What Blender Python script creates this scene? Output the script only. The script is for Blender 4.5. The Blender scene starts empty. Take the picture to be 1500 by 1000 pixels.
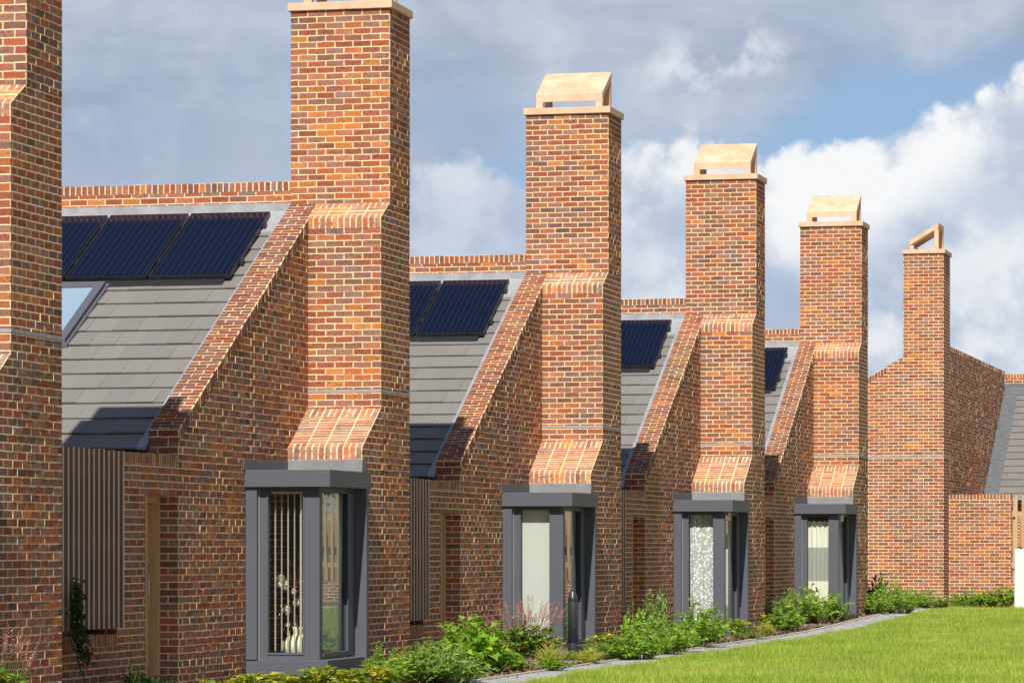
import bpy, math, random
import numpy as np
from mathutils import Vector

C = bpy.context.scene.collection
R = math.radians
# ------------------------------------------------------------------ camera geometry (metres; camera at the origin, Y is away along the row)
F, CX, VY, CH, TA = 5300.0, 750.0, 800.0, 1.5, 0.242
AL = math.atan(TA); CA, SA = math.cos(AL), math.sin(AL)

def gz(y):                                   # the ground rises a little towards the end house
    t = min(1.0, max(0.0, (y - 60.0) / 14.0))
    return 0.15 * t * t * (3 - 2 * t)

def ground_point(u, v):                      # where a spot of the photograph lies on the ground
    r = (u - CX) / F
    y = 50.0
    for _ in range(12):
        t = (gz(y) - CH) * F / (VY - v)
        y = t * (r * SA + CA)
    return t * (r * CA - SA), y, gz(y)

def at_depth(u, zc):
    xc = (u - CX) / F * zc
    return xc * CA - zc * SA, xc * SA + zc * CA

# ------------------------------------------------------------------ node helpers
def new_mat(name):
    m = bpy.data.materials.new(name); m.use_nodes = True
    nt = m.node_tree
    for n in list(nt.nodes): nt.nodes.remove(n)
    return m, nt

class N:
    def __init__(s, nt): s.nt = nt
    def node(s, typ, **kw):
        n = s.nt.nodes.new(typ)
        for k, v in kw.items(): setattr(n, k, v)
        return n
    def put(s, sock, v):
        if hasattr(v, 'is_linked') or isinstance(v, bpy.types.NodeSocket): s.nt.links.new(v, sock)
        elif isinstance(v, (tuple, list)):
            v = tuple(v)
            if len(sock.default_value) == 4 and len(v) == 3: v = v + (1,)
            sock.default_value = v
        else: sock.default_value = v
    def math(s, op, a, b=0.0, c=0.0, clamp=False):
        n = s.node('ShaderNodeMath', operation=op, use_clamp=clamp)
        s.put(n.inputs[0], a); s.put(n.inputs[1], b); s.put(n.inputs[2], c)
        return n.outputs[0]
    def vmath(s, op, a, b=(0, 0, 0), scale=None):
        n = s.node('ShaderNodeVectorMath', operation=op)
        s.put(n.inputs[0], a); s.put(n.inputs[1], b)
        if scale is not None: s.put(n.inputs['Scale'], scale)
        return n.outputs[0]
    def mix(s, fac, a, b, blend='MIX'):
        n = s.node('ShaderNodeMix', data_type='RGBA', blend_type=blend)
        s.put(n.inputs[0], fac); s.put(n.inputs[6], a); s.put(n.inputs[7], b)
        return n.outputs[2]
    def noise(s, vec, scale, detail=2.0, rough=0.5, dist=0.0, dim='3D', w=None):
        n = s.node('ShaderNodeTexNoise', noise_dimensions=dim)
        if vec is not None and dim != '1D': s.put(n.inputs['Vector'], vec)
        if w is not None: s.put(n.inputs['W'], w)
        s.put(n.inputs['Scale'], scale); s.put(n.inputs['Detail'], detail)
        s.put(n.inputs['Roughness'], rough); s.put(n.inputs['Distortion'], dist)
        return n
    def ramp(s, fac, stops, interp='LINEAR'):
        n = s.node('ShaderNodeValToRGB'); cr = n.color_ramp; cr.interpolation = interp
        while len(cr.elements) < len(stops): cr.elements.new(0.5)
        for e, (p, c) in zip(cr.elements, stops):
            e.position = p; e.color = (c, c, c, 1) if isinstance(c, (int, float)) else tuple(c) + (1,)
        s.put(n.inputs[0], fac)
        return n.outputs[0]
    def step(s, v, lo, hi):
        n = s.node('ShaderNodeMapRange', interpolation_type='SMOOTHSTEP')
        s.put(n.inputs[0], v); s.put(n.inputs[1], lo); s.put(n.inputs[2], hi)
        return n.outputs[0]
    def bump(s, h, strength, dist, normal=None):
        n = s.node('ShaderNodeBump'); s.put(n.inputs['Height'], h)
        n.inputs['Strength'].default_value = strength; n.inputs['Distance'].default_value = dist
        if normal is not None: s.put(n.inputs['Normal'], normal)
        return n.outputs[0]
    def bsdf(s, color, rough=0.7, metal=0.0, normal=None, spec=0.5):
        n = s.node('ShaderNodeBsdfPrincipled')
        s.put(n.inputs['Base Color'], color); s.put(n.inputs['Roughness'], rough); s.put(n.inputs['Metallic'], metal)
        s.put(n.inputs['Specular IOR Level'], spec)
        if normal is not None: s.put(n.inputs['Normal'], normal)
        return n.outputs[0]
    def out(s, sh):
        o = s.node('ShaderNodeOutputMaterial'); s.nt.links.new(sh, o.inputs[0])

M = {}
# ------------------------------------------------------------------ materials
def brick_material(name, offset, wash=0.0, tone=(1, 1, 1), joint=0.0074):
    m, nt = new_mat(name); n = N(nt)
    uv = n.node('ShaderNodeUVMap').outputs[0]
    info = n.node('ShaderNodeObjectInfo').outputs['Random']
    tc = n.node('ShaderNodeTexCoord').outputs['Object']
    # every object starts at another brick of the same bond
    k1 = n.math('MULTIPLY', n.math('FLOOR', n.math('MULTIPLY', info, 87.0)), 0.225)
    k2 = n.math('MULTIPLY', n.math('FLOOR', n.math('MULTIPLY', info, 53.0)), 0.150)
    comb = n.node('ShaderNodeCombineXYZ'); n.put(comb.inputs[0], k1); n.put(comb.inputs[1], k2)
    base = n.vmath('ADD', uv, comb.outputs[0])
    wob = n.vmath('SUBTRACT', n.noise(base, 9.0, 2.0).outputs['Color'], (0.5, 0.5, 0.5))
    wob2 = n.vmath('SUBTRACT', n.noise(base, 48.0, 2.0).outputs['Color'], (0.5, 0.5, 0.5))
    vec = n.vmath('ADD', base, n.vmath('SCALE', wob, scale=0.010))
    vec = n.vmath('ADD', vec, n.vmath('SCALE', wob2, scale=0.011))
    def brick(v, mortar, smooth):
        b = n.node('ShaderNodeTexBrick', offset=offset, offset_frequency=2, squash=1.0, squash_frequency=2)
        n.put(b.inputs['Vector'], v)
        n.put(b.inputs['Color1'], (0, 0, 0)); n.put(b.inputs['Color2'], (1, 1, 1)); n.put(b.inputs['Mortar'], (0, 0, 0))
        n.put(b.inputs['Scale'], 1.0); n.put(b.inputs['Mortar Size'], mortar); n.put(b.inputs['Mortar Smooth'], smooth)
        n.put(b.inputs['Bias'], 0.0); n.put(b.inputs['Brick Width'], 0.225); n.put(b.inputs['Row Height'], 0.075)
        return b
    b1 = brick(vec, joint, 0.20)
    bj = brick(vec, 0.0100, 1.0)
    b0 = brick(base, 0.0, 0.0)
    b2 = brick(n.vmath('ADD', base, (22.5, 15.0, 0)), 0.0, 0.0)
    b3 = brick(n.vmath('ADD', base, (45.0, 37.5, 0)), 0.0, 0.0)
    tint, tint2, tint3 = b0.outputs['Color'], b2.outputs['Color'], b3.outputs['Color']
    zone = n.math('MULTIPLY', n.math('SUBTRACT', n.noise(base, 0.50, 3.0).outputs[0], 0.5), 1.15)
    t = n.math('ADD', tint, zone, clamp=True)
    col = n.ramp(t, [(0.0, (0.170, 0.086, 0.072)), (0.14, (0.250, 0.118, 0.084)), (0.38, (0.325, 0.144, 0.090)),
                     (0.50, (0.285, 0.088, 0.052)), (0.68, (0.345, 0.088, 0.044)), (0.88, (0.395, 0.112, 0.044)),
                     (1.0, (0.515, 0.180, 0.042))])
    fine = n.noise(base, 55.0, 4.0, 0.65).outputs[0]
    col = n.mix(n.math('MULTIPLY', n.step(fine, 0.45, 0.75), 0.22), col, (0.44, 0.25, 0.14))
    spots = n.step(n.noise(base, 36.0, 3.0, 0.6).outputs[0], 0.52, 0.62)
    grey = n.math('ADD', 0.18, n.math('MULTIPLY', n.step(tint2, 0.40, 0.55), 0.82))
    col = n.mix(n.math('MULTIPLY', n.math('MULTIPLY', spots, grey), 0.78), col, (0.070, 0.062, 0.072))
    core = n.step(n.noise(base, 14.0, 1.0).outputs[0], 0.42, 0.62)
    col = n.mix(n.math('MULTIPLY', n.math('MULTIPLY', core, n.step(tint3, 0.66, 0.72)), 0.50), col, (0.19, 0.150, 0.135))
    lum = n.math('ADD', 0.78, n.math('MULTIPLY', tint3, 0.40))
    col = n.mix(1.0, col, lum, 'MULTIPLY')
    streak = n.step(n.noise(n.vmath('MULTIPLY', tc, (5.0, 5.0, 0.55)), 1.0, 5.0, 0.6).outputs[0], 0.50, 0.74)
    col = n.mix(n.math('MULTIPLY', streak, 0.30), col, (0.125, 0.085, 0.065))
    oz = n.node('ShaderNodeSeparateXYZ'); n.put(oz.inputs[0], tc)
    rag = n.math('MULTIPLY', n.noise(tc, 2.2, 4.0).outputs[0], 0.9)
    grime = n.math('MAXIMUM', n.step(n.math('ADD', oz.outputs[2], rag), 1.05, 0.35), n.step(n.math('SUBTRACT', oz.outputs[2], rag), 7.05, 7.75))
    col = n.mix(n.math('MULTIPLY', grime, 0.32), col, (0.11, 0.080, 0.062))
    col = n.mix(1.0, col, tone, 'MULTIPLY')
    # lime bloom, in patches
    bloom = n.math('MULTIPLY', n.step(n.noise(base, 1.7, 5.0, 0.65).outputs[0], 0.60, 0.78), n.step(n.noise(base, 21.0, 3.0, 0.6).outputs[0], 0.50, 0.66))
    col = n.mix(n.math('ADD', n.math('MULTIPLY', bloom, 0.45), n.math('MULTIPLY', n.step(n.noise(base, 6.0, 4.0, 0.65).outputs[0], 0.36, 0.66), wash), clamp=True), col, (0.62, 0.50, 0.36))
    mvar = n.noise(base, 12.0, 3.0).outputs[0]
    mor = n.mix(mvar, (0.66, 0.50, 0.27), (0.82, 0.67, 0.41))
    mor = n.mix(n.step(n.noise(base, 1.3, 3.0).outputs[0], 0.52, 0.72), mor, (0.80, 0.70, 0.50))
    fac = b1.outputs['Fac']
    colr = n.mix(fac, col, mor)
    # relief: recessed joints, each brick laid a little out of true, sanded face
    nj = n.bump(n.math('SUBTRACT', 1.0, bj.outputs['Fac']), 1.0, 0.0022)
    face = n.math('ADD', n.math('MULTIPLY', n.noise(base, 13.0, 2.0).outputs[0], 1.0), n.math('MULTIPLY', fine, 0.42))
    n.out(n.bsdf(colr, 0.88, normal=n.bump(face, 1.0, 0.011, nj), spec=0.2))
    return m
M['brick'] = brick_material('brickwork', 0.5)
M['stack'] = brick_material('brickwork_stacked', 0.0)
M['coping'] = brick_material('weathered_coping_brick', 0.5, 0.05, (0.66, 0.54, 0.54), 0.0062)
M['shoulder'] = brick_material('washed_brick_shoulder', 0.0, 0.22, (1.22, 1.25, 1.22), 0.0092)

def plain(name, col, rough=0.6, metal=0.0, var=0.15, scale=6.0, bump=0.0, spec=0.5, stretch=(1, 1, 1)):
    m, nt = new_mat(name); n = N(nt)
    tc = n.node('ShaderNodeTexCoord').outputs['Object']
    v = n.vmath('MULTIPLY', tc, stretch)
    ns = n.noise(v, scale, 5.0, 0.6).outputs[0]
    c = n.mix(ns, tuple(x * (1 - var) for x in col), tuple(min(1, x * (1 + var)) for x in col))
    nr = n.bump(n.noise(v, scale * 6, 4.0, 0.6).outputs[0], bump, 0.01) if bump else None
    r = n.math('ADD', rough - 0.08, n.math('MULTIPLY', ns, 0.16))
    n.out(n.bsdf(c, r, metal, nr, spec))
    return m
M['grey'] = plain('grey_powder_coat', (0.088, 0.093, 0.112), 0.50, 0.0, 0.07, 2.5, 0.0, 0.28)
M['bollard'] = plain('bollard_paint', (0.026, 0.031, 0.038), 0.32, 0.0, 0.1, 4.0)
M['lead'] = plain('lead_sheet', (0.150, 0.150, 0.155), 0.55, 0.1, 0.35, 7.0, 0.35)
M['lead_new'] = plain('bright_lead', (0.31, 0.32, 0.34), 0.45, 0.1, 0.4, 5.0, 0.3)
M['lead_dark'] = plain('weathered_lead', (0.13, 0.135, 0.145), 0.5, 0.1, 0.5, 9.0, 0.35)
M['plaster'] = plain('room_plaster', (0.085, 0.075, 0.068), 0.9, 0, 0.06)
M['felt'] = plain('roof_felt', (0.10, 0.10, 0.105), 0.9, 0, 0.2)
M['bead'] = plain('pale_bead', (0.36, 0.37, 0.39), 0.5, 0, 0.05)
M['white'] = plain('white_plastic', (0.72, 0.72, 0.70), 0.4, 0, 0.03)
M['black'] = plain('black_metal', (0.018, 0.018, 0.020), 0.4, 0, 0.2)
M['steel'] = plain('steel', (0.5, 0.5, 0.5), 0.3, 0.9, 0.1)

def terracotta():
    m, nt = new_mat('buff_terracotta'); n = N(nt)
    tc = n.node('ShaderNodeTexCoord').outputs['Object']
    ob = n.node('ShaderNodeObjectInfo').outputs['Random']
    v = n.vmath('ADD', tc, n.vmath('SCALE', (7.0, 3.0, 5.0), scale=n.math('MULTIPLY', ob, 9.0)))
    a = n.noise(v, 3.2, 5.0, 0.6, 0.4).outputs[0]
    c = n.mix(n.step(a, 0.35, 0.68), (0.58, 0.37, 0.23), (0.64, 0.49, 0.35))
    c = n.mix(n.math('MULTIPLY', n.step(n.noise(v, 5.0, 4.0, 0.7).outputs[0], 0.60, 0.70), 0.6), c, (0.62, 0.36, 0.12))
    c = n.mix(n.math('MULTIPLY', n.step(n.noise(v, 16.0, 3.0, 0.7).outputs[0], 0.69, 0.74), 0.75), c, (0.10, 0.075, 0.06))
    f = n.noise(v, 60.0, 3.0).outputs[0]
    c = n.mix(n.math('MULTIPLY', f, 0.25), c, (0.40, 0.22, 0.12))
    n.out(n.bsdf(c, 0.8, normal=n.bump(f, 0.25, 0.004), spec=0.3))
    return m
M['terracotta'] = terracotta()

def tile_material():
    m, nt = new_mat('grey_roof_tile'); n = N(nt)
    tc = n.node('ShaderNodeTexCoord').outputs['Object']
    isl = n.node('ShaderNodeNewGeometry').outputs['Random Per Island']
    c = n.mix(isl, (0.176, 0.165, 0.154), (0.204, 0.190, 0.177))
    c = n.mix(n.math('MULTIPLY', n.noise(tc, 3.0, 5.0, 0.65).outputs[0], 0.40), c, (0.145, 0.137, 0.130))
    sp = n.step(n.noise(tc, 9.0, 4.0, 0.75).outputs[0], 0.68, 0.76)
    c = n.mix(n.math('MULTIPLY', sp, 0.55), c, (0.48, 0.47, 0.45))
    n.out(n.bsdf(c, 0.62, normal=n.bump(n.noise(tc, 40.0, 3.0).outputs[0], 0.15, 0.004), spec=0.4))
    return m
M['tile'] = tile_material()

def wood_material(name, c1, c2, c3, scale=1.0):
    m, nt = new_mat(name); n = N(nt)
    tc = n.node('ShaderNodeTexCoord').outputs['Object']
    isl = n.node('ShaderNodeNewGeometry').outputs['Random Per Island']
    v = n.vmath('ADD', n.vmath('MULTIPLY', tc, (28 * scale, 28 * scale, 1.6 * scale)), n.vmath('SCALE', (5.0, 9.0, 3.0), scale=n.math('MULTIPLY', isl, 7.0)))
    g = n.noise(v, 1.0, 5.0, 0.65, 0.6).outputs[0]
    c = n.mix(n.step(g, 0.3, 0.72), c1, c2)
    c = n.mix(n.math('MULTIPLY', isl, 0.75), c, c3)
    n.out(n.bsdf(c, 0.72, normal=n.bump(g, 0.3, 0.004), spec=0.25))
    return m
M['cedar'] = wood_material('brown_timber_slats', (0.38, 0.245, 0.170), (0.58, 0.420, 0.31), (0.48, 0.385, 0.305))
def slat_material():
    m, nt = new_mat('cedar_slats_painted_light'); n = N(nt)
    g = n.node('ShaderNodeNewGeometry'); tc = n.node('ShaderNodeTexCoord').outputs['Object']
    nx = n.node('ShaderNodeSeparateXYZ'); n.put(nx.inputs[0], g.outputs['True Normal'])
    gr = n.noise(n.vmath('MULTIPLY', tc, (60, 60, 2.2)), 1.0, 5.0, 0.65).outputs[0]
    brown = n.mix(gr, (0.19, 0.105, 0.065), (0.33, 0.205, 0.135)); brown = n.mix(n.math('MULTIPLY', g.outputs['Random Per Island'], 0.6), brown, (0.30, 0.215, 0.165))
    pale = n.mix(gr, (0.44, 0.34, 0.27), (0.66, 0.55, 0.46))                 # light painted on the outer edges, shade on the other faces
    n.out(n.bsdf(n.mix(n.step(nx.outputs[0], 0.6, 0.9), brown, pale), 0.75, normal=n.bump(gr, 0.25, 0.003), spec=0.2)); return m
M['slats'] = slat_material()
M['oak'] = wood_material('oak', (0.46, 0.27, 0.125), (0.60, 0.38, 0.20), (0.50, 0.31, 0.15))
M['larch'] = wood_material('pale_timber', (0.46, 0.31, 0.17), (0.56, 0.40, 0.24), (0.42, 0.27, 0.14))
M['boards'] = wood_material('orange_fence_boards', (0.33, 0.17, 0.07), (0.46, 0.26, 0.11), (0.38, 0.20, 0.08))
M['bark'] = wood_material('bark', (0.09, 0.07, 0.05), (0.17, 0.13, 0.09), (0.12, 0.09, 0.06))

def glass_material(name, tint=(0.94, 0.965, 0.95), dark=0.0):
    m, nt = new_mat(name); n = N(nt)
    fr = n.node('ShaderNodeLayerWeight'); fr.inputs[0].default_value = 0.5
    tr = n.node('ShaderNodeBsdfTransparent'); n.put(tr.inputs[0], tint)
    gl = n.node('ShaderNodeBsdfGlossy'); n.put(gl.inputs['Color'], (0.95, 0.97, 0.97)); n.put(gl.inputs['Roughness'], 0.004)
    tc = n.node('ShaderNodeTexCoord').outputs['Object']
    n.put(gl.inputs['Normal'], n.bump(n.noise(tc, 1.3, 1.0).outputs[0], 0.02, 0.02))
    mx = n.node('ShaderNodeMixShader')
    n.put(mx.inputs[0], n.math('MULTIPLY_ADD', n.math('POWER', fr.outputs['Facing'], 4.0), 0.90, 0.075, clamp=True))
    nt.links.new(tr.outputs[0], mx.inputs[1]); nt.links.new(gl.outputs[0], mx.inputs[2])
    n.out(mx.outputs[0])
    return m
M['glass'] = glass_material('window_glass')

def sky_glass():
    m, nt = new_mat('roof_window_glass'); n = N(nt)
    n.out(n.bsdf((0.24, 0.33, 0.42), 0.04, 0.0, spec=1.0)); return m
M['skyglass'] = sky_glass()

def solar_material():
    m, nt = new_mat('solar_cells'); n = N(nt)
    uv = n.node('ShaderNodeUVMap').outputs[0]
    sx = n.node('ShaderNodeSeparateXYZ'); n.put(sx.inputs[0], uv)
    def lines(sock, period, half):
        f = n.math('ABSOLUTE', n.math('SUBTRACT', n.math('FRACT', n.math('DIVIDE', sock, period)), 0.5))
        return n.step(f, 0.5 - half / period, 0.5 - 0.4 * half / period)
    bus = lines(sx.outputs[0], 0.0795, 0.0034)
    gap = lines(sx.outputs[1], 0.159, 0.0035)
    c = n.mix(n.noise(uv, 6.0, 2.0).outputs[0], (0.0025, 0.004, 0.013), (0.004, 0.006, 0.019))
    c = n.mix(n.math('MULTIPLY', bus, 0.22), c, (0.11, 0.13, 0.19))
    c = n.mix(n.math('MULTIPLY', gap, 0.6), c, (0.006, 0.008, 0.02))
    n.out(n.bsdf(c, 0.10, spec=0.18)); return m
M['solar'] = solar_material()

def leaf_material(name, c1, c2, c3, p3=0.85, transl=0.45):
    m, nt = new_mat(name); n = N(nt)
    isl = n.node('ShaderNodeNewGeometry').outputs['Random Per Island']
    tc = n.node('ShaderNodeTexCoord').outputs['Object']
    c = n.mix(n.math('FRACT', n.math('MULTIPLY', isl, 7.31)), c1, c2)
    c = n.mix(n.math('MULTIPLY', n.step(n.noise(tc, 3.5, 2.0).outputs[0], 0.4, 0.7), 0.5), c, tuple(x * 0.7 for x in c1))
    c = n.mix(n.step(isl, p3, min(1.0, p3 + 0.03)), c, c3)
    d = n.bsdf(c, 0.5, spec=0.35)
    t = n.node('ShaderNodeBsdfTranslucent'); n.put(t.inputs[0], n.mix(1.0, c, (1.25, 1.2, 0.6), 'MULTIPLY'))
    mx = n.node('ShaderNodeMixShader'); mx.inputs[0].default_value = transl
    nt.links.new(d, mx.inputs[1]); nt.links.new(t.outputs[0], mx.inputs[2])
    n.out(mx.outputs[0]); return m
M['leaf_bright'] = leaf_material('bright_leaf', (0.1937, 0.3745, 0.0371), (0.3645, 0.567, 0.0591), (0.4556, 0.5264, 0.0506), 0.9)
M['leaf_mid'] = leaf_material('mid_green_leaf', (0.1782, 0.337, 0.0475), (0.3726, 0.5756, 0.0756), (0.5508, 0.5616, 0.0648), 0.93)
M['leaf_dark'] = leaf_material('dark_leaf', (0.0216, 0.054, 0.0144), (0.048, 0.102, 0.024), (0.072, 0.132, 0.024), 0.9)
M['leaf_grey'] = leaf_material('grey_green_leaf', (0.208, 0.35, 0.09), (0.351, 0.5125, 0.135), (0.416, 0.575, 0.108), 0.9)
M['leaf_bronze'] = leaf_material('bistort_leaf', (0.1404, 0.2802, 0.0312), (0.269, 0.4266, 0.0546), (0.6552, 0.2925, 0.0683), 0.86)
M['leaf_yellow'] = leaf_material('yellowing_leaf', (0.15, 0.30, 0.03), (0.36, 0.45, 0.045), (0.70, 0.58, 0.04), 0.74)
M['blade_yellow'] = leaf_material('yellow_sedge', (0.46, 0.50, 0.11), (0.68, 0.64, 0.22), (0.32, 0.40, 0.06), 0.8)
M['petal_pink'] = leaf_material('pink_flower', (0.7236, 0.2802, 0.2616), (0.75, 0.5232, 0.4859), (0.592, 0.1869, 0.2055), 0.7, 0.2)
M['petal_yellow'] = leaf_material('yellow_flower', (0.7, 0.5, 0.02), (0.8, 0.55, 0.03), (0.7, 0.35, 0.02), 0.8, 0.2)
M['stem'] = plain('green_stem', (0.13, 0.16, 0.045), 0.7)
M['twig'] = plain('brown_twig', (0.10, 0.055, 0.03), 0.8)

def grass_material():
    m, nt = new_mat('lawn_grass'); n = N(nt)
    isl = n.node('ShaderNodeNewGeometry').outputs['Random Per Island']
    tc = n.node('ShaderNodeTexCoord').outputs['Object']
    pat = n.step(n.noise(tc, 0.55, 5.0, 0.62).outputs[0], 0.36, 0.66)
    c = n.mix(isl, (0.255, 0.40, 0.034), (0.62, 0.70, 0.115))
    c = n.mix(n.math('MULTIPLY', n.math('SUBTRACT', 1.0, pat), 0.55), c, (0.165, 0.29, 0.026))
    dry = n.step(n.noise(tc, 0.23, 4.0, 0.6).outputs[0], 0.50, 0.68)
    c = n.mix(n.math('MULTIPLY', dry, 0.45), c, (0.50, 0.52, 0.13))
    tuft = n.step(n.noise(tc, 2.6, 3.0, 0.6).outputs[0], 0.60, 0.72)
    c = n.mix(n.math('MULTIPLY', tuft, 0.55), c, (0.12, 0.235, 0.022))
    c = n.mix(n.math('MULTIPLY', n.step(n.math('FRACT', n.math('MULTIPLY', isl, 13.7)), 0.9, 0.93), 0.8), c, (0.42, 0.39, 0.14))
    d = n.bsdf(c, 0.5, spec=0.3)
    t = n.node('ShaderNodeBsdfTranslucent'); n.put(t.inputs[0], n.mix(1.0, c, (1.25, 1.15, 0.6), 'MULTIPLY'))
    mx = n.node('ShaderNodeMixShader'); mx.inputs[0].default_value = 0.4
    nt.links.new(d, mx.inputs[1]); nt.links.new(t.outputs[0], mx.inputs[2]); n.out(mx.outputs[0]); return m
M['grass'] = grass_material()
M['lawn'] = plain('lawn_shaded_thatch', (0.13, 0.18, 0.03), 0.9, 0, 0.45, 1.2, 0.6)  # thatch darkened to paint shade in the gaps between blades
M['soil'] = plain('bark_soil', (0.105, 0.068, 0.046), 0.95, 0, 0.6, 14.0, 0.9)
M['mulch'] = wood_material('bark_chip', (0.13, 0.075, 0.045), (0.27, 0.17, 0.11), (0.20, 0.12, 0.075))
M['terrain'] = plain('warm_bounce_ground', (0.30, 0.215, 0.165), 0.95, 0, 0.3, 0.8)  # reddish tone made up to bounce warm light onto the side walls

def paving_material():
    m, nt = new_mat('grey_paving'); n = N(nt)
    uv = n.node('ShaderNodeUVMap').outputs[0]
    b = n.node('ShaderNodeTexBrick', offset=0.0)
    n.put(b.inputs['Vector'], uv); n.put(b.inputs['Scale'], 1.0); n.put(b.inputs['Brick Width'], 0.45); n.put(b.inputs['Row Height'], 0.60)
    n.put(b.inputs['Mortar Size'], 0.006); n.put(b.inputs['Mortar Smooth'], 0.3)
    n.put(b.inputs['Color1'], (0.36, 0.36, 0.36)); n.put(b.inputs['Color2'], (0.43, 0.43, 0.42)); n.put(b.inputs['Mortar'], (0.15, 0.145, 0.135))
    c = n.mix(n.math('MULTIPLY', n.noise(uv, 7.0, 6.0, 0.7).outputs[0], 0.45), b.outputs[0], (0.235, 0.23, 0.22))
    n.out(n.bsdf(c, 0.85, normal=n.bump(n.math('SUBTRACT', n.noise(uv, 60.0, 3.0).outputs[0], n.math('MULTIPLY', b.outputs['Fac'], 2.0)), 0.3, 0.004), spec=0.3)); return m
M['paving'] = paving_material()
M['kerb'] = plain('pale_kerb', (0.50, 0.46, 0.38), 0.85, 0, 0.15, 9.0, 0.3)
M['block'] = plain('pale_concrete', (0.60, 0.635, 0.61), 0.8, 0, 0.16, 5.0, 0.4)

def lace_material():
    m, nt = new_mat('butterfly_lace'); n = N(nt)
    uv = n.node('ShaderNodeUVMap').outputs[0]
    v = n.vmath('ADD', uv, n.vmath('SCALE', n.vmath('SUBTRACT', n.noise(uv, 22.0, 2.0).outputs['Color'], (0.5, 0.5, 0.5)), scale=0.035))
    vo = n.node('ShaderNodeTexVoronoi', feature='F1'); n.put(vo.inputs['Vector'], v); n.put(vo.inputs['Scale'], 25.0)
    big = n.math('MULTIPLY', n.step(vo.outputs['Distance'], 0.52, 0.34), 0.92)
    vo2 = n.node('ShaderNodeTexVoronoi', feature='F1'); n.put(vo2.inputs['Vector'], v); n.put(vo2.inputs['Scale'], 46.0)
    small = n.math('MULTIPLY', n.step(vo2.outputs['Distance'], 0.36, 0.28), 0.6)
    fac = n.math('MAXIMUM', n.math('MAXIMUM', big, small), 0.46)
    d = n.node('ShaderNodeBsdfDiffuse'); n.put(d.inputs[0], (0.90, 0.92, 0.89))
    t = n.node('ShaderNodeBsdfTransparent')
    mx = n.node('ShaderNodeMixShader'); n.put(mx.inputs[0], fac)
    nt.links.new(t.outputs[0], mx.inputs[1]); nt.links.new(d.outputs[0], mx.inputs[2]); n.out(mx.outputs[0]); return m
M['lace'] = lace_material()

def cloth(name, col, alpha=1.0, tr=0.35):
    m, nt = new_mat(name); n = N(nt)
    tc = n.node('ShaderNodeTexCoord').outputs['Object']
    w = n.noise(n.vmath('MULTIPLY', tc, (3, 3, 160)), 1.0, 2.0).outputs[0]
    c = n.mix(w, tuple(x * 0.93 for x in col), col)
    d = n.node('ShaderNodeBsdfDiffuse'); n.put(d.inputs[0], c)
    t = n.node('ShaderNodeBsdfTranslucent'); n.put(t.inputs[0], c)
    mx = n.node('ShaderNodeMixShader'); mx.inputs[0].default_value = tr
    nt.links.new(d.outputs[0], mx.inputs[1]); nt.links.new(t.outputs[0], mx.inputs[2])
    sh = mx.outputs[0]
    if alpha < 1:
        tp = n.node('ShaderNodeBsdfTransparent'); m2 = n.node('ShaderNodeMixShader'); m2.inputs[0].default_value = alpha
        nt.links.new(tp.outputs[0], m2.inputs[1]); nt.links.new(sh, m2.inputs[2]); sh = m2.outputs[0]
    n.out(sh); return m
M['cream'] = cloth('cream_cloth', (0.93, 0.91, 0.78), 1.0, 0.2)
M['sheer'] = cloth('sheer_voile', (0.80, 0.82, 0.75), 0.66)
M['voile'] = cloth('grey_green_voile', (0.85, 0.88, 0.82), 0.96)
M['blind'] = cloth('blind_fabric', (0.86, 0.87, 0.78), 1.0, 0.3)
M['ceramic'] = plain('cream_ceramic', (0.72, 0.64, 0.46), 0.35, 0, 0.08)
M['petal_cream'] = plain('cream_petal', (0.78, 0.70, 0.52), 0.8, 0, 0.15)
M['petal_red'] = plain('dried_red_leaf', (0.16, 0.035, 0.022), 0.8, 0, 0.3)

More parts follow.
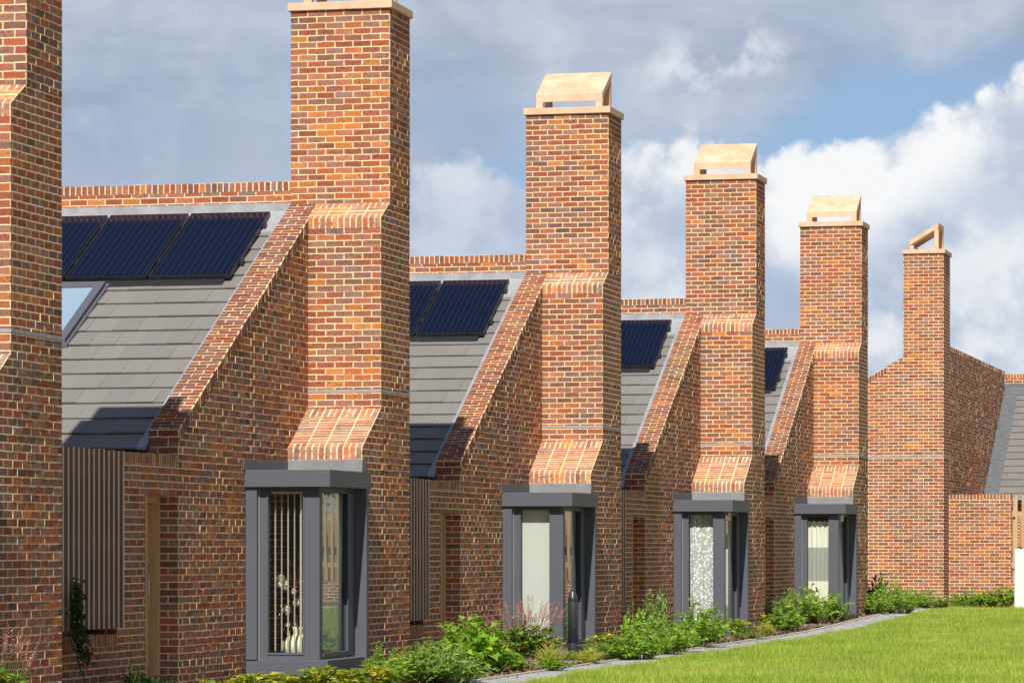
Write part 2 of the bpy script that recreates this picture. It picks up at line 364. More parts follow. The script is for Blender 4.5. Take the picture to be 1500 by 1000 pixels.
# ------------------------------------------------------------------ mesh helpers
PITCH_N = 0.489
FR = [(1, 0, 0), (0, -1, 0), (0, -PITCH_N, 0.872)]                 # the faces a passer-by sees
class MB:
    def __init__(s): s.v = []; s.f = []; s.uv = []; s.sm = []
    def face(s, pts, uvs=None, smooth=False):
        i = len(s.v); s.v += [tuple(p) for p in pts]; s.f.append(tuple(range(i, i + len(pts))))
        s.uv.append(uvs if uvs is not None else s.auto(pts)); s.sm.append(smooth)
    def auto(s, pts):
        a = Vector(pts[1]) - Vector(pts[0]); b = Vector(pts[2]) - Vector(pts[0]); nn = a.cross(b)
        ax = max(range(3), key=lambda k: abs(nn[k]))
        if ax == 0: return [(p[1], p[2]) for p in pts]
        if ax == 1: return [(p[0], p[2]) for p in pts]
        return [(p[0], p[1]) for p in pts]
    def box(s, x0, x1, y0, y1, z0, z1, skip='', uvf=None):
        P = lambda *q: [(x, y, z) for x, y, z in q]
        fs = {'-x': P((x0, y1, z0), (x0, y0, z0), (x0, y0, z1), (x0, y1, z1)), '+x': P((x1, y0, z0), (x1, y1, z0), (x1, y1, z1), (x1, y0, z1)),
              '-y': P((x0, y0, z0), (x1, y0, z0), (x1, y0, z1), (x0, y0, z1)), '+y': P((x1, y1, z0), (x0, y1, z0), (x0, y1, z1), (x1, y1, z1)),
              '-z': P((x0, y1, z0), (x1, y1, z0), (x1, y0, z0), (x0, y0, z0)), '+z': P((x0, y0, z1), (x1, y0, z1), (x1, y1, z1), (x0, y1, z1))}
        for k, q in fs.items():
            if k in skip: continue
            s.face(q, [uvf(k, p) for p in q] if uvf else None)
    def prism_x(s, x0, x1, prof, uvf=None):          # profile in (y, z), counter-clockwise seen from +x
        a = [(x1, y, z) for y, z in prof]; b = [(x0, y, z) for y, z in prof]
        s.face(a); s.face(b[::-1])
        k = len(prof)
        for i in range(k):
            j = (i + 1) % k
            q = [b[i], b[j], a[j], a[i]]
            dy, dz = prof[j][0] - prof[i][0], prof[j][1] - prof[i][1]; L = math.hypot(dy, dz)
            if abs(dy) < 1e-6: s.face(q)
            else: s.face(q, [(q[0][0], 0), (q[1][0], L), (q[2][0], L), (q[3][0], 0)])
    def tube(s, pts, rad, seg=8, caps=True, smooth=True):
        rings = []
        n = len(pts)
        for i, p in enumerate(pts):
            d = (Vector(pts[min(i + 1, n - 1)]) - Vector(pts[max(i - 1, 0)])).normalized()
            a = d.orthogonal().normalized(); b = d.cross(a)
            r = rad[i] if isinstance(rad, (list, tuple)) else rad
            rings.append([Vector(p) + (a * math.cos(t) + b * math.sin(t)) * r for t in [2 * math.pi * k / seg for k in range(seg)]])
        for i in range(n - 1):
            for k in range(seg):
                j = (k + 1) % seg
                s.face([rings[i][k], rings[i][j], rings[i + 1][j], rings[i + 1][k]], smooth=smooth)
        if caps: s.face(rings[0][::-1]); s.face(rings[-1])
    def lathe(s, prof, seg=24, c=(0, 0, 0), ribs=0.0, nr=12):
        for i in range(len(prof) - 1):
            for k in range(seg):
                q = []
                for (r, z), t in ((prof[i], k), (prof[i], k + 1), (prof[i + 1], k + 1), (prof[i + 1], k)):
                    an = 2 * math.pi * t / seg; rr = r * (1 + ribs * math.cos(an * nr))
                    q.append((c[0] + rr * math.cos(an), c[1] + rr * math.sin(an), c[2] + z))
                s.face(q, smooth=True)
    def lay_bricks(s, offset, dirs, zmin=-9.0, seed=0):
        """lay every brick of the bond as a block standing a few millimetres proud of the mortar"""
        rnd = random.Random(len(s.f) * 7 + seed); bw, rh, gap = 0.225, 0.075, 0.0050
        todo = list(zip(s.f, s.uv))
        for f, uv in todo:
            P = [Vector(s.v[i]) for i in f]
            if len(P) < 4 and len(P) != 3: continue
            nn = (P[1] - P[0]).cross(P[2] - P[0]); nn.normalize()
            if max(nn.dot(Vector(d)) for d in dirs) < 0.80: continue
            e1, e2 = P[1] - P[0], P[-1] - P[0]
            a, b = uv[1][0] - uv[0][0], uv[1][1] - uv[0][1]; c, d = uv[-1][0] - uv[0][0], uv[-1][1] - uv[0][1]
            det = a * d - b * c
            if abs(det) < 1e-9: continue
            pu, pv = (e1 * d - e2 * b) / det, (e2 * a - e1 * c) / det        # metres of space per unit of u and of v
            at = lambda u, v: P[0] + pu * (u - uv[0][0]) + pv * (v - uv[0][1])
            us, vs = [q[0] for q in uv], [q[1] for q in uv]; u0, u1, v0, v1 = min(us), max(us), min(vs), max(vs)
            k = len(uv)
            area = abs(sum(uv[i][0] * uv[(i + 1) % k][1] - uv[(i + 1) % k][0] * uv[i][1] for i in range(k))) / 2
            rect = area > 0.995 * (u1 - u0) * (v1 - v0)
            sg = 1 if sum(uv[i][0] * uv[(i + 1) % k][1] - uv[(i + 1) % k][0] * uv[i][1] for i in range(k)) > 0 else -1
            def inside(u, v):
                for i in range(k):
                    x0, y0 = uv[i]; x1, y1 = uv[(i + 1) % k]
                    if sg * ((x1 - x0) * (v - y0) - (y1 - y0) * (u - x0)) < -1e-6: return False
                return True
            for r in range(math.floor(v0 / rh + 1e-6), math.ceil(v1 / rh - 1e-6)):
                off = bw * offset if r % 2 == 0 else 0.0
                for q in range(math.floor((u0 + off) / bw), math.ceil((u1 + off) / bw)):
                    ua, ub, va, vb = q * bw - off + gap, (q + 1) * bw - off - gap, r * rh + gap, (r + 1) * rh - gap
                    if rect: ua, ub, va, vb = max(ua, u0), min(ub, u1), max(va, v0), min(vb, v1)
                    if ub - ua < 0.03 or vb - va < 0.02: continue
                    cs = [(ua, va), (ub, va), (ub, vb), (ua, vb)]
                    if not rect and not all(inside(*x) for x in cs): continue
                    if at((ua + ub) / 2, (va + vb) / 2).z < zmin: continue
                    h = rnd.uniform(0.0018, 0.0048); tx, ty = rnd.gauss(0, 0.0011), rnd.gauss(0, 0.0012)
                    tw = [max(0.0012, h - tx - ty), max(0.0012, h + tx - ty), max(0.0012, h + tx + ty), max(0.0012, h - tx + ty)]
                    jit = [(x + rnd.gauss(0, 0.0012), y + rnd.gauss(0, 0.0012)) for x, y in cs]
                    if rect: jit = [(min(max(x, u0), u1), min(max(y, v0), v1)) for x, y in jit]
                    flip = det * sg < 0
                    base = [at(*x) for x in jit]; top = [p + nn * t for p, t in zip(base, tw)]
                    fwd = (top[1] - top[0]).cross(top[2] - top[0]).dot(nn) > 0
                    smear = rnd.random() < 0.62
                    ms = (q * bw - off, r * rh)                                  # joint colour for the edges
                    if fwd: s.face(top, jit)
                    else: s.face(top[::-1], jit[::-1])
                    for i in range(4):
                        j = (i + 1) % 4; fc = [base[i], base[j], top[j], top[i]]
                        mm = [(ms[0] + 0.001 * x, ms[1] + 0.0) for x in (0, 1, 1, 0)] if smear else [((ua + ub) / 2 + 0.001 * x, (va + vb) / 2) for x in (0, 1, 1, 0)]
                        s.face(fc if fwd else fc[::-1], mm)
        return s
    def build(s, name, mat, parent=None, merge=True, bevel=0.0):
        me = bpy.data.meshes.new(name); me.from_pydata(s.v, [], s.f)
        uvl = me.uv_layers.new(name='UVMap')
        flat = [c for f in s.uv for p in f for c in p]
        uvl.data.foreach_set('uv', flat)
        me.polygons.foreach_set('use_smooth', s.sm)
        if merge:
            import bmesh
            bm = bmesh.new(); bm.from_mesh(me); bmesh.ops.remove_doubles(bm, verts=bm.verts, dist=1e-5); bm.to_mesh(me); bm.free()
        me.materials.append(M[mat] if isinstance(mat, str) else mat); me.update()
        o = bpy.data.objects.new(name, me); C.objects.link(o)
        if parent is not None: o.parent = parent
        if bevel:
            b = o.modifiers.new('edge', 'BEVEL'); b.width = bevel; b.segments = 2; b.limit_method = 'ANGLE'; b.angle_limit = R(50)
        return o

def np_mesh(name, V, faces_flat, size, mat, parent=None, smooth=False):
    me = bpy.data.meshes.new(name)
    nf = len(faces_flat) // size
    me.vertices.add(len(V)); me.vertices.foreach_set('co', np.asarray(V, dtype=np.float32).ravel())
    me.loops.add(len(faces_flat)); me.loops.foreach_set('vertex_index', np.asarray(faces_flat, dtype=np.int32))
    me.polygons.add(nf); me.polygons.foreach_set('loop_start', np.arange(0, nf * size, size, dtype=np.int32))
    me.polygons.foreach_set('loop_total', np.full(nf, size, dtype=np.int32))
    me.materials.append(M[mat]); me.update(calc_edges=True); me.validate()
    if smooth: me.polygons.foreach_set('use_smooth', np.ones(nf, dtype=bool))
    o = bpy.data.objects.new(name, me); C.objects.link(o)
    if parent is not None: o.parent = parent
    return o

def tag(o, label=None, cat=None, group=None, kind=None):
    if label: o['label'] = label
    if cat: o['category'] = cat
    if group: o['group'] = group
    if kind: o['kind'] = kind
    return o
def empty(name, loc, rz=0.0):
    o = bpy.data.objects.new(name, None); C.objects.link(o); o.location = loc; o.rotation_euler = (0, 0, rz); o.empty_display_size = 0.2
    return o
def copy_tree(o, parent=None):
    c = o.copy(); C.objects.link(c)
    if parent is not None: c.parent = parent
    for ch in list(o.children): copy_tree(ch, c)
    return c

# ------------------------------------------------------------------ the house (origin: ground below the front right corner of the upper chimney)
PITCH = 0.56
XA, XL, WT = -0.895, -1.225, 0.33            # face and back of the flank wall
YE, YF = -5.067, -8.95                       # lower end of the sloping parapet; front end of the low wall
def zc_(y): return 5.57 + PITCH * y          # top of the sloping coping
def soldier_v(h0, axis):                     # upright bricks: long side up
    return lambda k, p: (p[2] - h0, p[0] if k in ('-y', '+y') else p[1]) if k not in ('-z', '+z') else ((p[0] - XL), p[1])

def weathering(mb_s, x0, x1, y0, z0, y1, z1, drop, rows):
    """sloping brick shoulder: a row of headers, laid courses, then headers turned down over the nose"""
    L = math.hypot(y1 - y0, z1 - z0); d = ((y1 - y0) / L, (z1 - z0) / L)
    pt = lambda x, t: (x, y0 + d[0] * t, z0 + d[1] * t)
    a, b = min(0.2, L * 0.3), L - 0.10
    mb_s.face([pt(x0, a), pt(x1, a), pt(x1, 0), pt(x0, 0)], [(a + 0.008, x0), (a + 0.008, x1), (0.008, x1), (0.008, x0)])
    k = rows * 0.075 / (b - a)
    mb_s.face([pt(x0, b), pt(x1, b), pt(x1, a), pt(x0, a)], [(x0, rows * 0.075), (x1, rows * 0.075), (x1, 0), (x0, 0)])
    mb_s.face([pt(x0, L), pt(x1, L), pt(x1, b), pt(x0, b)], [(0.10, x0), (0.10, x1), (0.0, x1), (0.0, x0)])
    e = 0.006
    mb_s.face([(x0, y1, z1 - drop), (x1, y1, z1 - drop), (x1, y1, z1), (x0, y1, z1)], [(0.22, x0), (0.22, x1), (0.10, x1), (0.10, x0)])
    return pt

def roof_tiles(x0, x1, b, y_top, y_bot, parent, dx=0.30, dy=0.313, seed=1, x_left=None):
    """rows of flat interlocking tiles lying on z = b + PITCH*y"""
    rnd = random.Random(seed); mb = MB()
    L = math.sqrt(1 + PITCH * PITCH); nx, nz = -PITCH / L, 1 / L
    r = 0; y = y_bot
    while y < y_top - 0.02:
        ya, yb = y, min(y + dy, y_top)
        x = x0 - (dx * 0.5 if r % 2 else 0.0)
        while x < x1 - 0.001:
            xa, xb = max(x, x0) + 0.001, min(x + dx, x1) - 0.001
            if xb - xa > 0.02:
                lift = 0.032 + rnd.uniform(-0.003, 0.003); j = rnd.uniform(-0.004, 0.004)
                P = lambda xx, yy, t: (xx, yy + nx * 0 - PITCH / L * t, b + PITCH * yy + t / L)
                q0, q1, q2, q3 = P(xa, ya + j, lift), P(xb, ya + j, lift), P(xb, yb, 0.010), P(xa, yb, 0.010)
                mb.face([q0, q1, q2, q3])
                mb.face([P(xa, ya + j, lift - 0.016), P(xb, ya + j, lift - 0.016), q1, q0])
                mb.face([P(xb, ya + j, lift - 0.016), P(xb, yb, -0.006), q2, q1]); mb.face([P(xa, yb, -0.006), P(xa, ya + j, lift - 0.016), q0, q3])
            x += dx
        y += dy; r += 1
    return mb.build('roof_tiles', 'tile', parent)

def cowl_mesh():
    """sloping terracotta chimney cowl: solid sloping plate on four posts, open sides"""
    mb = MB(); x0, x1, y0, y1, z0 = -1.105, -0.115, 0.125, 0.775, 7.967
    fh, bh, th, pw = 0.215, 0.60, 0.115, 0.105
    mb.prism_x(x0, x1, [(y0, z0 + fh - th), (y1, z0 + bh - th), (y1, z0 + bh), (y0, z0 + fh)])
    for xa, xb in ((x0, x0 + pw), (x1 - pw, x1)):
        mb.box(xa + 0.001, xb - 0.001, y0 + 0.001, y0 + 0.09, z0, z0 + fh - th + 0.002)
        mb.box(xa + 0.001, xb - 0.001, y1 - 0.10, y1 - 0.001, z0, z0 + bh - th - 0.02)
    return mb

def build_house(full=True):
    h = empty('brick_house', (0, 0, 0))
    # -- chimney stack
    s = MB(); s.box(-1.22, 0, 0, 0.90, 5.57, 7.88); s.lay_bricks(0.5, FR)
    st = s.build('chimney_stack', 'brick', h)
    m = MB(); m.box(-1.255, 0.035, -0.035, 0.938, 7.872, 7.967); m.build('cap', 'terracotta', st, bevel=0.006)
    cowl_mesh().build('cowl', 'terracotta', st, bevel=0.008)
    # -- pier below it
    p = MB()
    zn = zc_(-0.38)
    if full:
        p.prism_x(XA, 0, [(-1.18, 0), (0.90, 0), (0.90, 5.57), (0.0, 5.57 - 0.004), (-0.38, zn - 0.004), (-0.38, 3.115), (-1.18, 2.635)])
    else:
        p.prism_x(XA, 0, [(-4.6, 0), (0.90, 0), (0.90, 5.57), (0.0, 5.57 - 0.004), (-0.38, zn - 0.004), (-0.38, 3.33), (-4.6, 3.33)])
    p.lay_bricks(0.5, FR)
    pier = p.build('chimney_pier', 'brick', h)
    w = MB()
    weathering(w, XA, 0.001, 0.0, 5.57, -0.384, zn, 0.115, 2); w.lay_bricks(0.0, FR)
    w.build('brick_shoulder', 'shoulder', pier)
    if full:
        w = MB(); weathering(w, XA, 0.001, -0.38, 3.12, -1.184, 2.641, 0.14, 10); w.lay_bricks(0.0, FR); w.build('brick_shoulder', 'shoulder', pier)
    d = MB(); d.box(XA + 0.002, 0.006, -0.387, 0.906, 3.312, 3.345) if full else d.box(XA + 0.002, 0.006, -4.606, 0.906, 3.312, 3.345)
    d.build('lead_strip', 'lead_new', pier)
    # -- flank wall with sloping parapet
    a = MB()
    ye = YE
    XF = XA if full else -0.10
    a.box(XL, XF, 0.0, 0.898, 0, 5.568)
    if full:
        a.box(XL, XA, YF, -6.97, 0, 0.505, skip='+z')                       # below the slatted opening
        a.box(XL, XA, YF, -8.82, 0.505, 2.345)
        a.box(XL, XA, -8.82, -6.97, 2.25, 2.345)
        a.box(XL, XA, -6.97, -6.145, 0, 2.345); a.box(XL, XA, -6.145, ye, 2.035, 2.345)
    def slope_top(y): return zc_(y) - 0.125
    def piece(y0, y1, z0=None):
        za = 0 if z0 is None else z0
        a.prism_x(XL, XF, [(y0, za), (y1, za), (y1, slope_top(y1)), (y0, slope_top(y0))])
    if full:
        piece(ye, -2.66); piece(-2.66, -1.24, 2.20); a.box(XL, XA, -2.66, -1.24, 0, 0.25); piece(-1.24, 0.0)
    else:
        piece(ye, 0.0)
    a.lay_bricks(0.5, FR)
    wall = a.build('flank_wall', 'brick', h)
    if full:
        def onedge(y0, y1, z0, z1):
            b = MB()
            b.box(XL, XA + 0.001, y0, y1, z0, z1, uvf=lambda k, q: (q[2] - z0 + 0.003, q[1] if k in ('-x', '+x') else q[0]) if k not in ('+z', '-z') else (q[0] - XL, q[1]))
            b.lay_bricks(0.0, FR).build('brick_on_edge', 'stack', wall)
        onedge(YF, ye, 2.3452, 2.453); onedge(-8.82, -6.975, 0.5052, 0.622)
    c = MB()                                                                # coping of the sloping parapet
    L = math.sqrt(1 + PITCH ** 2)
    y0, y1 = ye - 0.004, 0.0
    A = [(XL - 0.004, y0, zc_(y0)), (XF + 0.004, y0, zc_(y0)), (XF + 0.004, y1, zc_(y1)), (XL - 0.004, y1, zc_(y1))]
    c.face(A, [(XL, y0 * L), (XA, y0 * L), (XA, y1 * L), (XL, y1 * L)])
    t = 0.125
    lo = lambda q: (q[0], q[1], q[2] - t)
    c.face([lo(A[0]), lo(A[1]), A[1], A[0]], [(XL, -0.075 * 40 - 0.125), (XA, -0.075 * 40 - 0.125), (XA, -0.075 * 40), (XL, -0.075 * 40)])
    c.face([lo(A[1]), lo(A[2]), A[2], A[1]], [(0.11, y0 * L), (0.11, y1 * L), (0.0, y1 * L), (0.0, y0 * L)])
    c.face([lo(A[3]), lo(A[0]), A[0], A[3]], [(0.11, y1 * L), (0.11, y0 * L), (0.0, y0 * L), (0.0, y1 * L)])
    c.face([lo(A[3]), lo(A[2]), lo(A[1]), lo(A[0])])
    c.lay_bricks(0.5, FR)
    c.build('parapet_coping', 'coping', wall)
    # -- ridge parapet
    W = -7.6 if full else -13.3
    RY = 0.10 if full else 0.566
    g = MB(); g.box(W, XL + 0.003, RY, RY + 0.33, 0, 5.748); g.lay_bricks(0.5, FR if full else FR + [(0, 1, 0)], 5.3 if full else 1.8); rp = g.build('ridge_parapet', 'brick', h)
    g = MB(); g.box(W, XL + 0.003, RY - 0.002, RY + 0.332, 5.7485, 5.857, uvf=lambda k, q: (q[2] - 5.745, q[0] if k in ('-y', '+y') else q[1]) if k not in ('+z', '-z') else (q[1] - 0.1, q[0]))
    g.lay_bricks(0.0, FR + [(0, 1, 0)]); g.build('brick_on_edge', 'stack', rp)
    # -- end and eaves walls, added unseen flat roof, roof deck
    e = MB()
    e.prism_x(W, W + 0.3, [(-5.05, 0), (0.1, 0), (0.1, 5.42), (-5.05, 2.56)])
    e.box(W + 0.3, XL, -5.06, -4.8, 0, 2.45)
    if full: e.box(W, W + 0.3, YF, -5.05, 0, 2.2); e.box(W + 0.3, XL, YF, YF + 0.3, 0, 2.2)
    e.build('house_wall', 'brick', h)
    f = MB(); f.prism_x(W + 0.01, XL - 0.002, [(-5.12, 2.40), (0.095, 2.40 + 5.215 * PITCH), (0.095, 5.455), (-5.12, 2.535)])
    rf = f.build('roof', 'felt', h)
    if full:
        f = MB(); f.box(W + 0.3, XL, YF + 0.3, -5.06, 2.08, 2.19); f.build('added_shade_roof', 'felt', h)  # hidden slab, added to keep the space behind the slats dark
    roof_tiles(W, XL - 0.09, 5.42, -0.16, -5.20, rf, seed=4)
    q = MB()                                                                # lead at the ridge, secret gutter and eaves gutter
    q.box(W, XL - 0.001, 0.078, 0.099, 5.45, 5.60)
    yy = lambda y, o: 5.42 + PITCH * y + o
    q.prism_x(W, XL - 0.001, [(-0.235, yy(-0.235, 0.028)), (0.08, yy(0.08, 0.028)), (0.08, yy(0.08, 0.044)), (-0.235, yy(-0.235, 0.044))])
    q.prism_x(XL - 0.42, XL - 0.003, [(-0.44, yy(-0.44, 0.026)), (-0.236, yy(-0.236, 0.026)), (-0.236, yy(-0.236, 0.043)), (-0.44, yy(-0.44, 0.043))])
    q.prism_x(XL - 0.10, XL - 0.005, [(-5.18, yy(-5.18, 0.0)), (-0.44, yy(-0.44, 0.0)), (-0.44, yy(-0.44, 0.036)), (-5.18, yy(-5.18, 0.036))])
    q.build('lead_flashing', 'lead_new', rf)
    q = MB(); q.box(W, XL - 0.002, -5.27, -5.16, 2.42, 2.49); q.build('gutter', 'black', rf)
    if not full: return h
    # -- solar panels
    for k in range(3):
        xr = -1.455 - 1.022 * k; xl = xr - 0.984
        def P(x, y, o): return (x, y - PITCH / L * o, 5.42 + PITCH * y + o / L)
        fr = MB(); ya, yb, o0, o1 = -1.585, -0.035, 0.055, 0.10
        bot = [P(xl, ya, o0), P(xr, ya, o0), P(xr, yb, o0), P(xl, yb, o0)]; top = [P(xl, ya, o1), P(xr, ya, o1), P(xr, yb, o1), P(xl, yb, o1)]
        fr.face(bot[::-1])
        for i in range(4): j = (i + 1) % 4; fr.face([bot[i], bot[j], top[j], top[i]])
        fr.face(top)
        for xq in (xr + 0.008, xl - 0.002) if k == 0 else (xl - 0.002,):     # clamps and rails
            for yq in (-0.35, -1.22): fr.prism_x(xq - 0.012, xq + 0.03, [(yq - 0.03, yy(yq - 0.03, 0.04)), (yq + 0.03, yy(yq + 0.03, 0.04)), (yq + 0.03, yy(yq + 0.03, 0.112)), (yq - 0.03, yy(yq - 0.03, 0.112))])
        pn = fr.build('solar_panel', 'black', h)
        i_ = 0.014; ce = MB()
        ce.face([P(xl + i_, ya + i_, o1 + 0.003), P(xr - i_, ya + i_, o1 + 0.003), P(xr - i_, yb - i_, o1 + 0.003), P(xl + i_, yb - i_, o1 + 0.003)],
                [(0.036, 0), (0.956 + 0.036, 0), (0.956 + 0.036, 1.74), (0.036, 1.74)])
        ce.build('cell_face', 'solar', pn)
    bt = MB(); bt.prism_x(-4.56, XL - 0.30, [(-1.70, yy(-1.70, 0.03)), (-1.60, yy(-1.60, 0.03)), (-1.60, yy(-1.60, 0.062)), (-1.70, yy(-1.70, 0.045))]); bt.build('panel_skirt', 'black', rf)
    # -- roof window
    sk = MB()
    def ring(x0, x1, ya, yb, w, z0, z1):
        for xa, xb, y_a, y_b in ((x0, x0 + w, ya, yb), (x1 - w, x1, ya, yb), (x0 + w, x1 - w, ya, ya + w), (x0 + w, x1 - w, yb - w, yb)):
            sk.prism_x(xa, xb, [(y_a, yy(y_a, z0)), (y_b, yy(y_b, z0)), (y_b, yy(y_b, z1)), (y_a, yy(y_a, z1))])
    ring(-4.15, -2.94, -3.02, -1.70, 0.10, 0.02, 0.10); ring(-4.19, -2.90, -3.06, -1.66, 0.035, 0.018, 0.055)
    so = sk.build('roof_window', 'grey', h)
    gm = MB(); gm.face([(-4.06, -2.93, yy(-2.93, 0.075)), (-3.03, -2.93, yy(-2.93, 0.075)), (-3.03, -1.79, yy(-1.79, 0.075)), (-4.06, -1.79, yy(-1.79, 0.075))]); gm.build('pane', 'skyglass', so)
    # -- bay window
    bay = MB()
    bay.box(XA - 0.002, 0.060, -2.768, -1.285, 0.068, 0.238)                # plinth
    bay.box(XA + 0.002, -0.762, -2.782, -2.60, 0.2385, 2.165)               # left jamb
    bay.box(-0.10, 0.083, -1.284, -1.186, 0.066, 2.165)                     # rear jamb
    bw = bay.build('bay_window', 'grey', h, bevel=0.004)
    cn = MB(); cn.box(XA - 0.003, 0.100, -2.820, -1.150, 2.162, 2.352); cn.build('canopy', 'grey', bw, bevel=0.004)
    fl = MB()
    fl.box(XA + 0.001, XA + 0.012, -2.87, -1.19, 2.353, 2.475)               # lead dressed up the walls
    fl.build('wall_flashing', 'lead_dark', bw)
    fl = MB(); fl.prism_x(XA + 0.012, 0.012, [(-1.225, 2.3525), (-1.181, 2.3525), (-1.181, 2.502), (-1.196, 2.502)]); fl.box(-0.002, 0.010, -1.19, -1.02, 2.37, 2.50); fl.build('pier_flashing', 'lead', bw)
    fm = MB()
    yf, xs = -2.705, -0.056
    fm.box(-0.762, -0.656, yf, yf + 0.07, 0.2387, 2.162); fm.box(-0.243, xs, yf, yf + 0.12, 0.2387, 2.162)
    fm.box(-0.656, -0.243, yf, yf + 0.07, 0.2387, 0.305); fm.box(-0.656, -0.243, yf, yf + 0.07, 2.112, 2.162)
    fm.box(-0.668, -0.231, yf - 0.010, yf, 0.292, 0.318); fm.box(-0.668, -0.652, yf - 0.010, yf, 0.318, 2.11); fm.box(-0.247, -0.231, yf - 0.010, yf, 0.318, 2.11)
    fm.box(xs - 0.07, xs, -1.54, -1.285, 0.2387, 2.162); fm.box(xs - 0.07, xs, yf + 0.12, -1.54, 0.2387, 0.315); fm.box(xs - 0.07, xs, yf + 0.12, -1.54, 2.10, 2.162)
    fm.box(xs, xs + 0.012, -1.60, -1.40, 0.27, 2.11); fm.box(xs, xs + 0.012, yf + 0.13, -1.60, 0.27, 0.315)
    fm.build('window_frame', 'grey', bw, bevel=0.003)
    tm = MB(); tm.box(-0.7605, -0.755, yf - 0.012, yf - 0.001, 0.2387, 2.16); tm.build('trim', 'bead', bw)
    sm = MB(); sm.box(-0.76, 0.055, -2.76, -1.29, 0.2382, 0.2384); sm.build('sill', 'lead', bw)
    gp = MB(); gp.face([(-0.656, yf + 0.03, 0.305), (-0.243, yf + 0.03, 0.305), (-0.243, yf + 0.03, 2.112), (-0.656, yf + 0.03, 2.112)]); gp.build('pane', 'glass', bw)
    gp = MB(); gp.face([(xs - 0.03, yf + 0.12, 0.315), (xs - 0.03, -1.54, 0.315), (xs - 0.03, -1.54, 2.10), (xs - 0.03, yf + 0.12, 2.10)]); gp.build('pane', 'glass', bw)
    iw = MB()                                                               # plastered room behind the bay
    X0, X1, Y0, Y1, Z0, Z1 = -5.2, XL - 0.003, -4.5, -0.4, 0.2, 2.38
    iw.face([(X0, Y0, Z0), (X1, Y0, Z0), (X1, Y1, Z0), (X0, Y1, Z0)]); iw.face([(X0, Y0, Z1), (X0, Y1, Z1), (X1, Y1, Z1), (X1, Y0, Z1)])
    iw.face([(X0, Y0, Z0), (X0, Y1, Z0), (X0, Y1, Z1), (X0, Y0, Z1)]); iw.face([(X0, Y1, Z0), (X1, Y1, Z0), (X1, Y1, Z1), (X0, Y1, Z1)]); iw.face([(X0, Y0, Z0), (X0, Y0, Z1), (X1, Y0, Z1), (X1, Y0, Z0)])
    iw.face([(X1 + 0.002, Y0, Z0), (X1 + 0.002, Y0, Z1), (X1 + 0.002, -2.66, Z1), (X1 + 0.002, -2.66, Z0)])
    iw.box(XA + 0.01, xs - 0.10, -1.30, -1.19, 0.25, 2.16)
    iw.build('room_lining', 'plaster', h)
    # -- door in its deep reveal
    dr = MB(); xd = -1.20
    dr.box(xd - 0.06, xd, -6.06, -5.16, 0.03, 1.95)
    door = dr.build('door', 'oak', h)
    fr = MB(); fr.box(xd - 0.08, xd + 0.10, -6.143, -6.062, 0, 2.033); fr.box(xd - 0.08, xd + 0.10, -5.158, -5.069, 0, 2.033); fr.box(xd - 0.08, xd + 0.10, -6.062, -5.158, 1.955, 2.033)
    fr.box(XA - 0.14, XA + 0.012, -6.141, -6.105, 0, 2.032)
    fr.build('frame', 'oak', door, bevel=0.004)
    hd = MB(); hd.tube([(xd + 0.05, -5.3, 0.8), (xd + 0.05, -5.3, 1.3)], 0.012); hd.box(xd, xd + 0.05, -5.306, -5.294, 0.85, 0.87); hd.box(xd, xd + 0.05, -5.306, -5.294, 1.23, 1.25); hd.build('handle', 'steel', door)
    # -- slatted timber screen
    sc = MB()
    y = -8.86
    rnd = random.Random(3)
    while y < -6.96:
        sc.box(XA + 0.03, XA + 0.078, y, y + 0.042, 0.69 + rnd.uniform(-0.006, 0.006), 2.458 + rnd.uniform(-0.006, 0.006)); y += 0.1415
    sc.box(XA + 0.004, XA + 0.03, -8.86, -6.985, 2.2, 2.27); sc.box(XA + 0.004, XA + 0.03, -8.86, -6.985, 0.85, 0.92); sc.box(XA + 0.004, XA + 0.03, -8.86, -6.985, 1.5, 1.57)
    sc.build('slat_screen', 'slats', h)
    bk = MB(); bk.box(XL + 0.05, XL + 0.08, -8.815, -6.975, 0.63, 2.245); bk.build('screened_window', 'black', h)
    return h

HPOS = {}
for k, (u, z, dz) in {1: (38.5, 32.7, 0.10), 2: (570.7, 42.85, 0.0), 3: (891.0, 52.3, -0.11), 4: (1107.4, 61.9, -0.09), 5: (1261.8, 71.5, -0.04)}.items():
    x, y = at_depth(u, z); HPOS[k] = (x, y, dz)
HLAB = {1: 'nearest brick house at the left edge, its chimney top out of frame',
        2: 'brick house whose bay window shows vertical blind strips and a vase',
        3: 'brick house whose bay window has a plain pale blind, behind the dark bollard',
        4: 'brick house whose bay window has a white butterfly lace curtain',
        5: 'brick house whose bay window has a cream curtain with a see-through band'}
proto = build_house(True)
houses = {}
for k in (2, 1, 3, 4, 5):
    o = proto if k == 2 else copy_tree(proto)
    o.location = HPOS[k]; houses[k] = o
    tag(o, HLAB[k], 'house', 'terraced brick houses with tall chimneys')
# end house turned through a right angle
x6, y6 = at_depth(1323.3, 81.0)
h6 = build_house(False); h6.location = (x6, y6, 0.17); h6.rotation_euler = (0, 0, -math.pi / 2)
tag(h6, 'end house turned sideways at the far end of the row, without a bay window', 'house')

